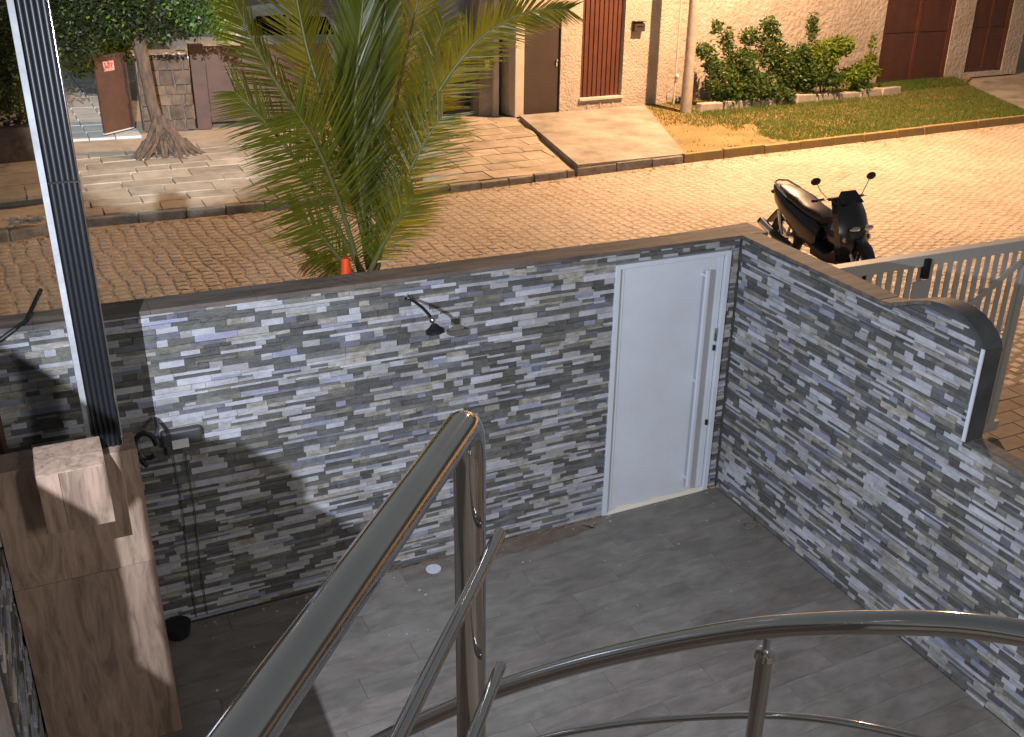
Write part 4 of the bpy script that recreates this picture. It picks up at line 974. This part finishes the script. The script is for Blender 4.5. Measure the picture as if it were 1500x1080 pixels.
for s_ in (-1, 1):
    mb = MB(); mb.ball((.665,s_*.10,.74), (.03,.075,.035), 10); P_(mb, 'headlight', M_chrome)
    mb = MB(); mb.ball((.60,s_*.185,.60), (.03,.022,.04), 8); P_(mb, 'indicator', M_chrome)
    mb = MB(); mb.tube([(.70,s_*.075,.30), (.60,s_*.075,.46), (.50,s_*.06,.62)], .022, 10); P_(mb, 'fork_leg', M_chrome)
    mb = MB(); mb.tube([(.30,s_*.24,1.03), (.26,s_*.33,1.12), (.24,s_*.39,1.22)], .006, 8); mm = P_(mb, 'mirror_stalk', M_chrome)
    mb = MB(); mb.ball((.24,s_*.41,1.25), (.018,.075,.048), 12); P_(mb, 'mirror', M_blackpl, parent=mm)
    mb = MB(); mb.tube([(.22,s_*.24,1.01), (.18,s_*.38,.99)], .017, 10); P_(mb, 'grip', M_rubber)
    mb = MB(); mb.tube([(.27,s_*.22,1.02), (.27,s_*.36,1.01)], .006, 6); P_(mb, 'brake_lever', M_chrome)
    mb = MB(); mb.tube([(-.55,s_*.155,.84), (-.72,s_*.15,.90), (-.90,s_*.10,.95), (-.95,0,.955)], .013, 8); P_(mb, 'grab_rail', M_chrome)
    mb = MB(); mb.tube([(-.62,s_*.12,.32), (-.70,s_*.13,.62)], .028, 10); P_(mb, 'shock_absorber', M_chrome)
mb = MB(); mb.tube([(.30,-.24,1.03), (.34,-.1,1.04), (.34,.1,1.04), (.30,.24,1.03)], .02, 10); P_(mb, 'handlebar', M_blackpl)
mb = MB(); loft(mb, [(.42,0,.06,.44,.52), (.56,0,.075,.54,.61), (.68,0,.075,.575,.62), (.82,0,.07,.50,.55), (.93,0,.05,.38,.42)], 14); P_(mb, 'front_fender', M_scoot)
mb = MB(); loft(mb, [(-.45,0,.06,.44,.56), (-.65,0,.07,.58,.63), (-.85,0,.07,.55,.60), (-1.02,0,.06,.36,.42)], 14); P_(mb, 'rear_fender', M_blackpl)
mb = MB(); mb.tube([(-.35,-.17,.26), (-.6,-.19,.30), (-.98,-.19,.42)], [.03,.055,.05], 14); P_(mb, 'exhaust', M_scoot)
mb = MB(); mb.tube([(-.70,-.205,.345), (-.93,-.21,.42)], [.045,.042], 12); P_(mb, 'heat_shield', M_chrome)
mb = MB(); loft(mb, [(-.66,.12,.05,.22,.36), (-.4,.12,.06,.20,.40), (-.1,.10,.08,.20,.36)], 12); P_(mb, 'engine_case', M_blackpl)
mb = MB(); mb.ball((-.97,0,.80), (.03,.09,.035), 10); P_(mb, 'tail_light', mat('tail_red', (.25,.01,.01), .2))
mb = MB(); mb.tube([(-.1,.16,.24), (-.14,.26,.02)], .011, 8); P_(mb, 'side_stand', M_blackpl)

sc.scale = (1.07, 1.16, 1.07)

random.seed(99); gm = MB()
for _ in range(130):
    x, y = random.uniform(-4.2, -.1), -abs(random.gauss(0, .9))-.03
    if random.random() < .5: y = -random.uniform(.02, .12)
    if y < -3.2: continue
    r_ = random.uniform(.004, .011); a = random.uniform(0, 3.1)
    gm.add([(x+r_*1.6*math.cos(a), y+r_*1.6*math.sin(a), .004), (x-r_*math.sin(a), y+r_*math.cos(a), .009), (x-r_*1.6*math.cos(a), y-r_*1.6*math.sin(a), .004), (x+r_*math.sin(a), y-r_*math.cos(a), .003)], [(0,1,2,3)])
tag(gm.build('floor_grit', M_slab), 'pale grit and leaf scraps scattered on the grey courtyard floor', 'grit', kind='stuff')
gm = MB()
for _ in range(900):
    x = random.uniform(-5, 18); y = K(x)-abs(random.gauss(0, .16))-.02; r_ = random.uniform(.006, .022); a = random.uniform(0, 3.1)
    gm.add([(x+r_*1.6*math.cos(a), y+r_*1.6*math.sin(a), .012), (x-r_*math.sin(a), y+r_*math.cos(a), .022), (x-r_*1.6*math.cos(a), y-r_*1.6*math.sin(a), .012), (x+r_*math.sin(a), y-r_*math.cos(a), .012)], [(0,1,2,3)])
tag(gm.build('gutter_litter', M_earth), 'brown dirt and dry leaf scraps gathered along the far kerb', 'litter', kind='stuff')
